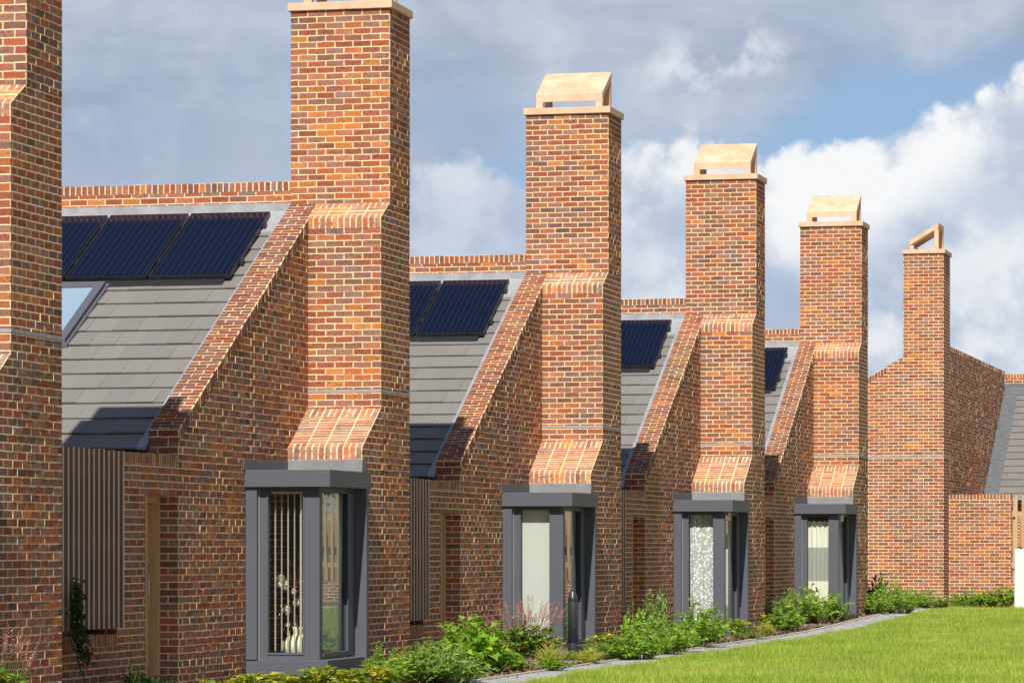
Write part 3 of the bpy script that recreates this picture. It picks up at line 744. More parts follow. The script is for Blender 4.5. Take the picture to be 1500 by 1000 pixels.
# ------------------------------------------------------------------ house behind the garden wall
def far_house():
    x0, x1, yr = x6 + 0.902, x6 + 7.0, y6 + 13.2
    h = empty('brick_house', (0, 0, 0))
    tag(h, 'partly hidden grey roofed house behind the low garden wall at the right edge', 'house')
    lo = empty('tmp', (0, 0, 0)); bpy.data.objects.remove(lo)
    h.location = (x0, yr, 0.10)
    W = x1 - x0
    m = MB(); m.box(0, W, 0.1, 0.43, 0, 5.748); rp = m.build('ridge_parapet', 'brick', h)
    m = MB(); m.box(0, W, 0.098, 0.432, 5.7485, 5.857, uvf=lambda k, q: (q[2] - 5.745, q[0] if k in ('-y', '+y') else q[1]) if k not in ('+z', '-z') else (q[1], q[0])); m.build('brick_on_edge', 'stack', rp)
    m = MB(); m.prism_x(0.0, W, [(-5.12, 2.40), (0.095, 5.32), (0.095, 5.455), (-5.12, 2.535)]); rf = m.build('roof', 'felt', h)
    roof_tiles(0.34, W, 5.42, -0.16, -5.2, rf, seed=9)
    m = MB(); yy = lambda y, o: 5.42 + PITCH * y + o
    m.box(0, W, 0.07, 0.096, 5.4, 5.62)
    m.prism_x(0, W, [(-0.26, yy(-0.26, 0.028)), (0.08, yy(0.08, 0.028)), (0.08, yy(0.08, 0.044)), (-0.26, yy(-0.26, 0.044))])
    m.prism_x(0.003, 0.36, [(-5.19, yy(-5.19, 0.02)), (-0.262, yy(-0.262, 0.02)), (-0.262, yy(-0.262, 0.042)), (-5.19, yy(-5.19, 0.042))]); m.build('lead_flashing', 'lead_dark', rf)
    m = MB(); m.box(0, W, -5.27, -5.16, 2.42, 2.5); m.build('gutter', 'black', rf)
    m = MB(); m.box(0, W, -5.05, -4.75, 0, 2.45); m.box(W - 0.3, W, -4.75, 0.1, 0, 2.45); m.build('house_wall', 'brick', h)
far_house()

# ------------------------------------------------------------------ garden wall, timber fence, block, bollard
gx0, gy = x6 + 0.883, y6 + 1.02
gx1 = gx0 + 1.42
g0 = gz(gy)
gw = empty('garden_wall', ((gx0 + gx1) / 2, gy, g0)); tag(gw, 'low red brick garden wall joining the end house, topped with upright bricks', 'wall')
m = MB(); ox, oy = (gx0 + gx1) / 2, gy
m.box(gx0 - ox, gx1 - ox, 0, 0.22, -0.1, 2.42); m.lay_bricks(0.5, FR); m.build('wall', 'brick', gw)
m = MB(); m.box(gx0 - ox, gx1 - ox, -0.002, 0.222, 2.4205, 2.525, uvf=lambda k, q: (q[2] - 2.417, q[0] if k in ('-y', '+y') else q[1]) if k not in ('+z', '-z') else (q[1], q[0])); m.build('coping', 'stack', gw)
fe = empty('timber_fence', (gx1, gy, g0)); tag(fe, 'pale vertical batten timber fence to the right of the garden wall', 'fence')
m = MB(); m.box(0.003, 14.0, 0.02, 0.2, -0.1, 0.52); m.build('brick_plinth', 'brick', fe)
m = MB()
k = 0; x = 0.085
while x < 13.9:
    m.box(x, x + 0.052, 0.03, 0.075, 0.56, 2.50); x += 0.145
m.build('battens', 'larch', fe)
m = MB()
for z in (0.86, 2.02): m.box(0.01, 14.0, 0.077, 0.13, z, z + 0.12)
m.build('rail', 'larch', fe)
for i, x in enumerate((0.02, 3.0, 6.0, 9.0, 12.0, 13.9)):
    m = MB(); m.box(x, x + 0.09, 0.131, 0.221, 0.5, 2.45); m.build('post', 'larch', fe)
m = MB(); m.box(0.10, 14.0, 0.9, 0.94, 0.5, 1.95); m.build('backing_boards', 'boards', fe)

bx, by, bz = ground_point(1485.5, 893.0)
m = MB(); m.box(0, 0.95, 0, 0.5, 0, 1.315)
o = m.build('concrete_block', 'block', None, bevel=0.035); o.location = (bx, by, bz - 0.02); tag(o, 'pale weathered concrete block standing on the grass at the right edge', 'block')

px, py, pz = ground_point(839, 962.0)
bo = empty('bollard', (px, py, pz)); tag(bo, 'dark grey round bollard with a tapered top in front of the pale blind bay window', 'bollard')
m = MB(); m.lathe([(0.066, 0.0), (0.066, 0.19), (0.064, 0.195)], 28); m.build('base', 'bollard', bo)
m = MB(); m.lathe([(0.0655, 0.196), (0.068, 0.198), (0.068, 0.752), (0.066, 0.757), (0.063, 0.757)], 28); m.build('post', 'bollard', bo)
m = MB(); m.lathe([(0.063, 0.757), (0.068, 0.762), (0.068, 0.80), (0.066, 0.806), (0.043, 0.885), (0.038, 0.894), (0.0, 0.896)], 28); m.build('cap', 'bollard', bo)
for z in (0.42, 0.715):
    m = MB(); m.tube([(0.03, -0.0595, z), (0.031, -0.0645, z)], 0.006, 8); m.build('screw', 'steel', bo)

# ------------------------------------------------------------------ ground, path, beds, lawn
def strip(name, xs, ys, mat, zoff, kind='structure', label=None):
    mb = MB()
    for i in range(len(xs) - 1):
        for j in range(len(ys) - 1):
            mb.face([(xs[i], ys[j], gz(ys[j]) + zoff), (xs[i + 1], ys[j], gz(ys[j]) + zoff), (xs[i + 1], ys[j + 1], gz(ys[j + 1]) + zoff), (xs[i], ys[j + 1], gz(ys[j + 1]) + zoff)])
    o = mb.build(name, mat); tag(o, kind=kind)
    return o
YS = [-60, 0, 20, 40, 55] + [60 + i for i in range(0, 17)] + [90, 130, 260, 600]
strip('ground', [-700, -40, -14, -9, 20, 80, 700], YS + [2500], 'terrain', -0.06)
YB = [20, 40, 55] + [60 + i for i in range(0, 17)] + [79.6]
PXL, PXR = -9.78, -9.02
strip('planting_bed', [-13.6, PXL - 0.052], YB, 'soil', 0.0)
YP = [20, 40, 55] + [60 + i for i in range(0, 17)] + [77.0]
pth = strip('path', [PXL, PXR], YP + [78.3], 'paving', 0.012)
strip('cross_path', [PXR, 12.0], [77.35, 78.3], 'paving', 0.0125)
strip('end_bed', [PXL - 0.052, 12.0], [78.352, 82.0], 'soil', 0.006)
def kerb(name, x0, x1, y0, y1):
    ys = [y for y in YP if y0 < y < y1]; ys = [y0] + ys + [y1]; mb = MB()
    for a, b in zip(ys[:-1], ys[1:]):
        za, zb = gz(a), gz(b); t = 0.03
        mb.face([(x0, a, za + t), (x1, a, za + t), (x1, b, zb + t), (x0, b, zb + t)])
        mb.face([(x1, a, za - .05), (x1, b, zb - .05), (x1, b, zb + t), (x1, a, za + t)]); mb.face([(x0, b, zb - .05), (x0, a, za - .05), (x0, a, za + t), (x0, b, zb + t)])
        mb.face([(x0, a, za - .05), (x1, a, za - .05), (x1, a, za + t), (x0, a, za + t)])
    tag(mb.build(name, 'kerb'), kind='structure')
kerb('path_edging', PXL - 0.05, PXL - 0.001, 20, 78.35)
kerb('cross_path_edging', PXR + 0.002, 12.0, 77.28, 77.345)
for k in (2, 3, 4, 5):
    x, y, dz = HPOS[k]
    strip('entrance_path', [x - 1.2, PXL - 0.055], [y - 6.15, y - 5.05], 'paving', 0.015)
strip('lawn', [PXR, -4, -0.5], YP + [77.27], 'lawn', 0.004)

def grass_blades():
    rng = np.random.default_rng(11)
    V = []
    def blades(n, xa, xb, ya, yb, hmin, hmax, w):
        x = rng.uniform(xa, xb, n); y = rng.uniform(ya, yb, n)
        # clumps
        cl = 0.5 + 0.5 * np.sin(x * 3.1 + 1.7 * np.sin(y * 1.3)) * np.sin(y * 2.3 + 1.1 * np.sin(x * 2.1))
        t = np.clip((y - 60) / 14, 0, 1); z = 0.15 * t * t * (3 - 2 * t)
        h = rng.uniform(hmin, hmax, n) * (0.75 + 0.5 * cl); a = rng.uniform(0, 2 * np.pi, n); l = rng.uniform(0.1, 0.7, n) * h; la = rng.uniform(0, 2 * np.pi, n)
        p0 = np.stack([x - np.cos(a) * w / 2, y - np.sin(a) * w / 2, z], 1); p1 = np.stack([x + np.cos(a) * w / 2, y + np.sin(a) * w / 2, z], 1)
        p2 = np.stack([x + np.cos(la) * l, y + np.sin(la) * l, z + h], 1)
        V.append(np.stack([p0, p1, p2], 1).reshape(-1, 3))
    blades(265000, PXR + 0.03, -3.4, 36.5, 77.2, 0.035, 0.095, 0.011)
    blades(26000, -3.4, -0.5, 36.5, 77.2, 0.03, 0.07, 0.014)
    blades(16000, PXR - 0.02, PXR + 0.14, 36.5, 77.2, 0.05, 0.11, 0.009)      # longer fringe over the path edge
    blades(20000, PXR, -3.4, 36.5, 77.2, 0.09, 0.15, 0.009)
    V = np.concatenate(V)
    o = np_mesh('grass', V, np.arange(len(V)), 3, 'grass'); tag(o, kind='stuff')
grass_blades()
def mulch():
    rng = np.random.default_rng(5); n = 26000
    y = np.concatenate([rng.uniform(34, 78, n - 3000), rng.uniform(78.4, 79.6, 3000)])
    x = np.concatenate([rng.uniform(-12.3, PXL - 0.06, n - 3000), rng.uniform(PXL, -7.5, 3000)])
    t = np.clip((y - 60) / 14, 0, 1); z = 0.15 * t * t * (3 - 2 * t) + rng.uniform(0.004, 0.03, n)
    a = rng.uniform(0, 2 * np.pi, n); L = rng.uniform(0.012, 0.04, n); W = rng.uniform(0.006, 0.016, n); ti = rng.uniform(-0.5, 0.5, n)
    d = np.stack([np.cos(a), np.sin(a), ti], 1) * L[:, None]; e = np.stack([-np.sin(a), np.cos(a), rng.uniform(-0.5, 0.5, n)], 1) * W[:, None]
    c = np.stack([x, y, z], 1)
    V = np.stack([c - d - e, c + d - e, c + d + e, c - d + e], 1).reshape(-1, 3)
    tag(np_mesh('bark_mulch', V, np.arange(len(V)), 4, 'mulch'), kind='stuff')
mulch()
def path_litter():
    rng = np.random.default_rng(9); n = 900
    y = rng.uniform(37, 77, n); x = PXL + np.abs(rng.normal(0, 0.14, n)); x = np.where(rng.random(n) < 0.35, PXR - np.abs(rng.normal(0, 0.10, n)), x); x = np.clip(x, PXL, PXR)
    t = np.clip((y - 60) / 14, 0, 1); z = 0.15 * t * t * (3 - 2 * t) + 0.018
    a = rng.uniform(0, 6.28, n); L = rng.uniform(0.012, 0.035, n); W = L * 0.5
    d = np.stack([np.cos(a), np.sin(a), rng.uniform(0, 0.3, n)], 1) * L[:, None]; e = np.stack([-np.sin(a), np.cos(a), 0 * a], 1) * W[:, None]; c = np.stack([x, y, z], 1)
    V = np.stack([c - d, c + e, c + d, c - e], 1).reshape(-1, 3)
    tag(np_mesh('leaf_litter', V, np.arange(len(V)), 4, 'mulch'), kind='stuff')
path_litter()

# ------------------------------------------------------------------ plants
def unit(a): return a / np.maximum(1e-6, np.linalg.norm(a, axis=-1, keepdims=True))
def leaf_arrays(rng, pos, d, L, W, droop=0.25):
    """one folded pointed leaf per row: 6 vertices, 4 triangles"""
    n = len(pos); d = unit(d)
    up = np.tile(np.array([[0, 0, 1.0]]), (n, 1)) + rng.normal(0, 0.35, (n, 3))
    s = unit(np.cross(d, up)); nn = np.cross(s, d)
    L = L[:, None]; W = W[:, None]
    b = pos; m1 = pos + d * L * 0.45
    l = m1 + s * W * 0.5 + nn * W * 0.16; r = m1 - s * W * 0.5 + nn * W * 0.16
    t = pos + d * L - nn * L * droop + np.array([[0, 0, -1]]) * L * droop * 0.4
    m2 = pos + d * L * 0.62 - nn * L * droop * 0.25
    V = np.stack([b, l, r, t, m2], 1).reshape(-1, 3)
    F = np.array([[0, 4, 1], [0, 2, 4], [1, 4, 3], [4, 2, 3]])
    idx = (np.arange(n)[:, None, None] * 5 + F[None]).reshape(-1)
    return V, idx
def stems_mesh(paths, rad, mat, parent, name='stem'):
    mb = MB()
    for p in paths: mb.tube(p, [rad * (1 - 0.6 * i / (len(p) - 1)) for i in range(len(p))], 4, False)
    return mb.build(name, mat, parent, merge=False)
def arc(rng, base, tip, bow, k=5):
    b, t = np.array(base), np.array(tip); mid = (b + t) / 2 + np.array([0, 0, bow]); ts = np.linspace(0, 1, k)[:, None]
    return (1 - ts) ** 2 * b + 2 * ts * (1 - ts) * mid + ts ** 2 * t

def make_plant(kind, seed):
    """unit plant, about 1 high and 1 across; scaled when placed. returns the root"""
    rng = np.random.default_rng(seed)
    SP = {'leafy_shrub': ('leaf_bright', 36, 12, 0.14, 0.085, 0.50), 'bushy_perennial': ('leaf_mid', 58, 13, 0.140, 0.056, 0.58),
          'tall_weed': ('leaf_bright', 40, 13, 0.135, 0.115, 0.45), 'grey_perennial': ('leaf_grey', 60, 15, 0.14, 0.048, 0.55),
          'dark_shrub': ('leaf_dark', 55, 14, 0.12, 0.08, 0.5), 'bistort': ('leaf_bronze', 80, 16, 0.145, 0.070, 0.66),
          'hosta': ('leaf_yellow', 0, 0, 0, 0, 0), 'sedge': ('blade_yellow', 0, 0, 0, 0, 0), 'mound': ('leaf_grey', 90, 20, 0.075, 0.03, 0.55)}
    mat, ns, nl, L, W, rad = SP[kind]
    root = empty(kind if kind != 'mound' else 'mound_plant', (0, 0, 0))
    if kind == 'sedge':
        V = []; F = []
        for i in range(230):
            a = rng.uniform(0, 2 * np.pi); rr = rng.uniform(0.15, 0.62); hh = rng.uniform(0.45, 1.0)
            b = np.array([rng.normal(0, 0.06), rng.normal(0, 0.06), 0]); t = np.array([rr * np.cos(a), rr * np.sin(a), hh * (1 - 0.9 * rr) + 0.02])
            p = arc(rng, b, t, 0.45 * hh, 5); s = np.array([-np.sin(a), np.cos(a), 0]) * 0.010
            k0 = len(V)
            for q, w in zip(p, (1, 1, 0.9, 0.6, 0.1)): V += [q - s * w, q + s * w]
            for j in range(4): F += [k0 + 2 * j, k0 + 2 * j + 1, k0 + 2 * j + 3, k0 + 2 * j + 2]
        np_mesh('blades', np.array(V), F, 4, mat, root); return root
    if kind == 'hosta':
        n = 120
        a = rng.uniform(0, 2 * np.pi, n); e = rng.uniform(0.25, 1.25, n); r0 = rng.uniform(0.02, 0.32, n)
        pos = np.stack([np.cos(a) * r0, np.sin(a) * r0, rng.uniform(0.1, 0.8, n)], 1)
        d = np.stack([np.cos(a) * np.cos(e), np.sin(a) * np.cos(e), np.sin(e)], 1)
        V, I = leaf_arrays(rng, pos, d, rng.uniform(0.17, 0.32, n), rng.uniform(0.09, 0.16, n), 0.3)
        np_mesh('foliage', V, I, 3, mat, root)
        stems_mesh([arc(rng, (0, 0, 0), p, 0.05, 4).tolist() for p in pos], 0.012, 'stem', root); return root
    paths = []; P = []; D = []
    for i in range(ns):
        a = rng.uniform(0, 2 * np.pi); q = math.sqrt(rng.uniform(0, 1)) * rad
        top = 0.95 * math.sqrt(max(0.02, 1 - (q / rad) ** 2 * 0.8)) * rng.uniform(0.50, 1.12)
        if kind == 'tall_weed': top *= rng.uniform(0.55, 1.05)
        tip = np.array([q * np.cos(a), q * np.sin(a), top]); b = np.array([tip[0] * 0.25 + rng.normal(0, 0.03), tip[1] * 0.25 + rng.normal(0, 0.03), 0])
        p = arc(rng, b, tip, 0.12, 5); paths.append(p.tolist())
        ts = rng.uniform(0.12, 1.0, nl) ** 0.7
        for t in ts:
            k = min(3, int(t * 4)); fr = t * 4 - k; pt = p[k] * (1 - fr) + p[k + 1] * fr
            P.append(pt); az = rng.uniform(0, 2 * np.pi); out = unit(np.array([pt[0], pt[1], 0.02])); el = rng.uniform(-0.25, 0.9)
            dd = np.array([np.cos(az) * np.cos(el), np.sin(az) * np.cos(el), np.sin(el)]) + out * 0.7
            D.append(dd)
    P, D = np.array(P), np.array(D); n = len(P)
    sz = rng.uniform(0.55, 1.25, n)
    if kind == 'tall_weed': sz *= np.clip(1.35 - 0.75 * P[:, 2], 0.4, 1.3)
    V, I = leaf_arrays(rng, P, D, L * sz, W * sz)
    V[:, 2] = np.maximum(V[:, 2], 0.015)
    np_mesh('foliage', V, I, 3, mat, root)
    stems_mesh(paths, 0.009, 'stem', root)
    if kind == 'bistort':
        sp = []; fp = []; fd = []
        for i in range(74):
            a = rng.uniform(0, 2 * np.pi); q = math.sqrt(rng.uniform(0, 1)) * 0.72
            tip = np.array([q * np.cos(a), q * np.sin(a), rng.uniform(1.15, 1.75) - 0.25 * q]); b = np.array([q * np.cos(a) * 0.6, q * np.sin(a) * 0.6, 0.5])
            p = arc(rng, b, tip, 0.05, 5); sp.append(p.tolist())
            for t in np.linspace(0.60, 1.0, 34):
                k = min(3, int(t * 4)); fr = t * 4 - k; pt = p[k] * (1 - fr) + p[k + 1] * fr
                az = rng.uniform(0, 2 * np.pi); fp.append(pt); fd.append((np.cos(az), np.sin(az), 0.5))
        V, I = leaf_arrays(rng, np.array(fp), np.array(fd, float), rng.uniform(0.022, 0.040, len(fp)), rng.uniform(0.016, 0.026, len(fp)))
        np_mesh('flowers', V, I, 3, 'petal_pink', root); stems_mesh(sp, 0.004, 'stem', root, 'flower_stalk')
    return root

protos = {}; seen = set()
GROUPS = {'leafy_shrub': 'leafy shrubs in the beds', 'bushy_perennial': 'green perennials along the path', 'tall_weed': 'tall broad-leaved plants', 'grey_perennial': 'grey-green perennials',
          'dark_shrub': 'dark shrubs at the house walls', 'bistort': 'pink-spiked perennials', 'hosta': 'yellowing broad-leaved clumps', 'sedge': 'yellow sedges', 'mound': 'low mounds'}
def place(kind, u, v, hgt, wid, label, seed=None, rz=None):
    vs = (int(u) * 7 + int(v)) % 3 if seed is None else seed
    key = (kind, vs)
    x, y, z = ground_point(u, v)
    if key in protos and key in seen: o = copy_tree(protos[key])
    else:
        o = make_plant(kind, 100 + vs * 17 + len(kind)); protos[key] = o; seen.add(key)
    o.location = (x, y, z); o.scale = (wid, wid, hgt); o.rotation_euler = (0, 0, (u * 1.37) % 6.28)
    tag(o, label, 'plant', GROUPS[kind])
    return o
PL = [
 # kind, u, v(base), height, width, label
 ('bistort', -4, 1052, 0.50, 0.62, 'pink-spiked perennial at the bottom left corner by the nearest house'),
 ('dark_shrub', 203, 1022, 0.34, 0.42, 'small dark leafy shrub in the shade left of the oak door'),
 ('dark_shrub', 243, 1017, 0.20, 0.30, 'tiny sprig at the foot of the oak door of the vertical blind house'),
 ('hosta', 318, 1032, 0.27, 0.55, 'yellowing broad-leaved clump at the left end of the bottom edge row'),
 ('hosta', 368, 1020, 0.27, 0.60, 'yellow-green clump below the left jamb of the vertical blind bay'),
 ('hosta', 415, 1017, 0.24, 0.55, 'yellow-green clump below the vase window'),
 ('hosta', 466, 1016, 0.32, 0.62, 'taller yellow-green clump below the front corner of the vertical blind bay'),
 ('hosta', 512, 1013, 0.28, 0.55, 'yellow clump below the side glass of the vertical blind bay'),
 ('hosta', 556, 1010, 0.30, 0.58, 'brightest yellow clump at the foot of the big brick pier'),
 ('bushy_perennial', 563, 994, 0.40, 0.50, 'small bright green plant against the brick pier right of the vertical blind bay'),
 ('bushy_perennial', 606, 1004, 0.42, 0.70, 'low green plant at the corner of the big brick pier'),
 ('grey_perennial', 640, 1000, 0.52, 0.85, 'grey-green feathery plant at the left of the large green bushes'),
 ('grey_perennial', 668, 1003, 0.38, 0.80, 'low grey-green plant at the path edge beneath the tall broad-leaved plant'),
 ('bushy_perennial', 668, 978, 0.58, 0.80, 'leafy green plant before the oak door of the pale blind house'),
 ('tall_weed', 697, 986, 0.86, 0.95, 'tall bright plant with big leaves, highest in the bed by the pale blind bay'),
 ('leafy_shrub', 722, 984, 0.36, 0.70, 'low green shrub at the right foot of the tall broad-leaved plant'),
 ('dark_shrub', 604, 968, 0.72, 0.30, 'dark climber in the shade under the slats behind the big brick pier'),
 ('bistort', 768, 964, 0.50, 0.80, 'pink-spiked perennial in front of the pale blind bay window'),
 ('leafy_shrub', 757, 981, 0.20, 0.55, 'low green plant at the path edge beneath the pink spikes'),
 ('sedge', 804, 975, 0.36, 0.66, 'pale yellow sedge tuft left of the bollard'),
 ('leafy_shrub', 812, 983, 0.20, 0.50, 'low green plant on the path edge before the left sedge tuft'),
 ('sedge', 863, 973, 0.30, 0.62, 'pale yellow sedge tuft right of the bollard'),
 ('leafy_shrub', 838, 968, 0.16, 0.28, 'little green sprig at the foot of the bollard'),
 ('mound', 884, 967, 0.26, 0.52, 'rounded grey-green mound right of the bollard'),
 ('hosta', 877, 958, 0.32, 0.46, 'yellow clump at the foot of the pale blind house pier, left of two'),
 ('hosta', 905, 958, 0.32, 0.50, 'yellow clump at the corner of the pale blind house pier, right of two'),
 ('dark_shrub', 918, 936, 0.90, 0.34, 'dark climber behind the corner of the pale blind house pier'),
 ('tall_weed', 927, 952, 0.82, 0.34, 'thin tall sprig beside the dark doorway of the lace curtain house'),
 ('grey_perennial', 958, 944, 0.95, 0.42, 'tall wispy plant before the doorway of the lace curtain house'),
 ('bushy_perennial', 914, 967, 0.36, 0.60, 'low green plant at the left end of the mass before the lace curtain house'),
 ('bushy_perennial', 940, 966, 0.48, 0.75, 'green plant before the dark doorway of the lace curtain house'),
 ('bushy_perennial', 968, 959, 0.56, 0.85, 'bushy green plant left of the lace curtain bay'),
 ('leafy_shrub', 992, 956, 0.54, 0.85, 'leafy green shrub below the left jamb of the lace curtain bay'),
 ('bushy_perennial', 1016, 949, 0.68, 0.85, 'tallest green plant below the lace curtain glass'),
 ('bushy_perennial', 1038, 942, 0.60, 0.70, 'green plant below the corner post of the lace curtain bay'),
 ('hosta', 1062, 933, 0.34, 0.52, 'yellowing clump below the side glass of the lace curtain bay'),
 ('hosta', 1083, 934, 0.36, 0.56, 'yellowing clump beside the lace curtain house pier'),
 ('mound', 1098, 937, 0.18, 0.60, 'low green mound on the path edge before the lace curtain house pier'),
 ('hosta', 1109, 927, 0.38, 0.46, 'bright yellow clump at the corner of the lace curtain house pier'),
 ('sedge', 1122, 930, 0.30, 0.60, 'pale sedge tuft right of the lace curtain house pier'),
 ('dark_shrub', 1126, 908, 0.75, 0.36, 'dark shrub in the doorway of the two-band curtain house'),
 ('grey_perennial', 1136, 921, 0.62, 0.70, 'grey-green plant before the doorway of the two-band curtain house'),
 ('bushy_perennial', 1152, 924, 0.46, 0.75, 'low green plant at the path left of the two-band curtain bay'),
 ('bushy_perennial', 1172, 914, 0.80, 0.85, 'tall green plant below the left jamb of the two-band curtain bay'),
 ('leafy_shrub', 1196, 912, 0.62, 0.85, 'leafy shrub below the two-band curtain glass'),
 ('bushy_perennial', 1220, 909, 0.55, 0.75, 'green plant below the corner of the two-band curtain bay'),
 ('hosta', 1236, 903, 0.34, 0.42, 'yellow clump below the side of the two-band curtain bay'),
 ('hosta', 1259, 900, 0.41, 0.52, 'yellow clump at the foot of the two-band curtain house pier'),
 ('dark_shrub', 1283, 893, 0.80, 0.60, 'dark tall shrub in the corner between the two-band curtain house and the end house'),
 ('bushy_perennial', 1282, 900, 0.50, 0.70, 'green plant at the path bend before the end house'),
 ('bushy_perennial', 1302, 898, 0.80, 0.65, 'upright green plant at the path bend, tallest of its corner'),
 ('bushy_perennial', 1325, 899, 0.62, 0.70, 'rounded green plant at the tip of the bed where the path bends'),
 ('bushy_perennial', 1321, 891.2, 0.42, 0.55, 'low plant against the left half of the end house wall'),
 ('leafy_shrub', 1340, 891.2, 0.40, 0.58, 'low shrub against the middle of the end house wall'),
 ('bushy_perennial', 1358, 891.2, 0.44, 0.58, 'green plant against the right half of the end house wall'),
 ('leafy_shrub', 1376, 891.2, 0.32, 0.50, 'low shrub at the right corner of the end house wall'),
 ('leafy_shrub', 1401, 891.2, 0.40, 0.46, 'bright plant at the left end of the garden wall'),
 ('bushy_perennial', 1421, 891.2, 0.44, 0.56, 'plant against the garden wall, left of its middle'),
 ('leafy_shrub', 1438, 891.2, 0.46, 0.60, 'shrub against the middle of the garden wall'),
 ('bushy_perennial', 1455, 891.2, 0.44, 0.60, 'plant against the garden wall, right of its middle'),
 ('leafy_shrub', 1473, 891.2, 0.58, 0.62, 'tallest shrub along the garden wall, beside the concrete block'),
]
for a in PL: place(*a)

def climber():
    x, y, dz = HPOS[2]
    root = empty('climbing_plant', (x + XA + 0.13, y - 8.42, 0)); root.scale = (0.8, 0.62, 0.84); tag(root, 'dark green climber on the timber slats of the vertical blind house', 'plant')
    rng = np.random.default_rng(3); P = []; D = []
    path = arc(rng, (0.0, 0.25, 0), (0.0, -0.35, 1.35), 0.0, 7)
    path[:, 1] += np.array([0, 0.1, 0.12, 0.0, -0.08, 0.05, 0.12])
    for i in range(520):
        t = rng.uniform(0.36, 0.98) * 6; k = min(5, int(t)); fr = t - k; p = path[k] * (1 - fr) + path[k + 1] * fr
        sp = 0.9 if t < 4.3 else 0.55
        P.append(p + np.array([abs(rng.normal(0, 0.035)), rng.normal(0, 0.20) * sp, rng.normal(0, 0.06)]))
        az = rng.uniform(-1.4, 1.4); D.append((np.cos(az), np.sin(az), rng.uniform(-0.6, 0.3)))
    V, I = leaf_arrays(rng, np.array(P), np.array(D), rng.uniform(0.045, 0.08, len(P)), rng.uniform(0.035, 0.055, len(P)))
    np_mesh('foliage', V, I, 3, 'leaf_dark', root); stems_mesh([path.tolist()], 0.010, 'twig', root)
climber()

# ------------------------------------------------------------------ what hangs and stands in the bay windows
def wavy(x0, x1, y, z0, z1, amp, waves, seed, nx=60, nz=14, gather=0.0, uvs=1.0, hem=0.0):
    rnd = random.Random(seed); ph = [rnd.uniform(0, 6.28) for _ in range(4)]; mb = MB(); G = []
    for j in range(nz + 1):
        row = []; tz = j / nz
        for i in range(nx + 1):
            t = i / nx; x = x0 + (x1 - x0) * t
            a = amp * (0.6 + 0.4 * math.sin(3 * tz + ph[2])) * (math.sin(t * waves * 6.283 + ph[0] + 0.5 * tz) + 0.5 * math.sin(t * waves * 2.3 * 6.283 + ph[1]))
            zz = z0 + (z1 - z0) * tz
            if j == nz: zz += hem * math.sin(t * waves * 6.283 + ph[3])
            row.append((x, y + a + gather * (1 - tz) ** 2 * math.sin(t * 17 + tz * 9), zz))
        G.append(row)
    for j in range(nz):
        for i in range(nx):
            q = [G[j][i], G[j][i + 1], G[j + 1][i + 1], G[j + 1][i]]
            mb.face(q, [(p[0] * uvs * 1.15, p[2] * uvs) for p in q], True)
    return mb
def hang(k, name):
    x, y, dz = HPOS[k]
    return empty(name, (x, y, dz))
r = hang(2, 'vertical_blind'); tag(r, 'open vertical blind with narrow pale strips in the nearest bay window', 'blind')
rnd = random.Random(8)
m = MB(); m.box(-0.65, -0.16, -2.60, -2.56, 2.09, 2.125); m.build('head_rail', 'white', r)
for i in range(6):
    cx = -0.690 + i * 0.0747; an = R(119.5 + rnd.uniform(-1.5, 1.5)) if i < 5 else R(126)
    m = MB(); dx, dy = math.cos(an) * 0.036, math.sin(an) * 0.036
    m.face([(cx - dx, -2.56 - dy, 0.33), (cx + dx, -2.56 + dy, 0.33), (cx + dx, -2.56 + dy, 2.09), (cx - dx, -2.56 - dy, 2.09)]); m.build('strip', 'blind', r)
r = hang(2, 'side_blind'); tag(r, 'pale green blind drawn behind the side glass of the nearest bay window', 'blind')
wavy(0, 0.85, 0, 0.33, 2.09, 0.035, 7, 5).build('fabric', 'voile', r); r.location = Vector(r.location) + Vector((-0.17, -2.26, 0)); r.rotation_euler = (0, 0, math.pi / 2)

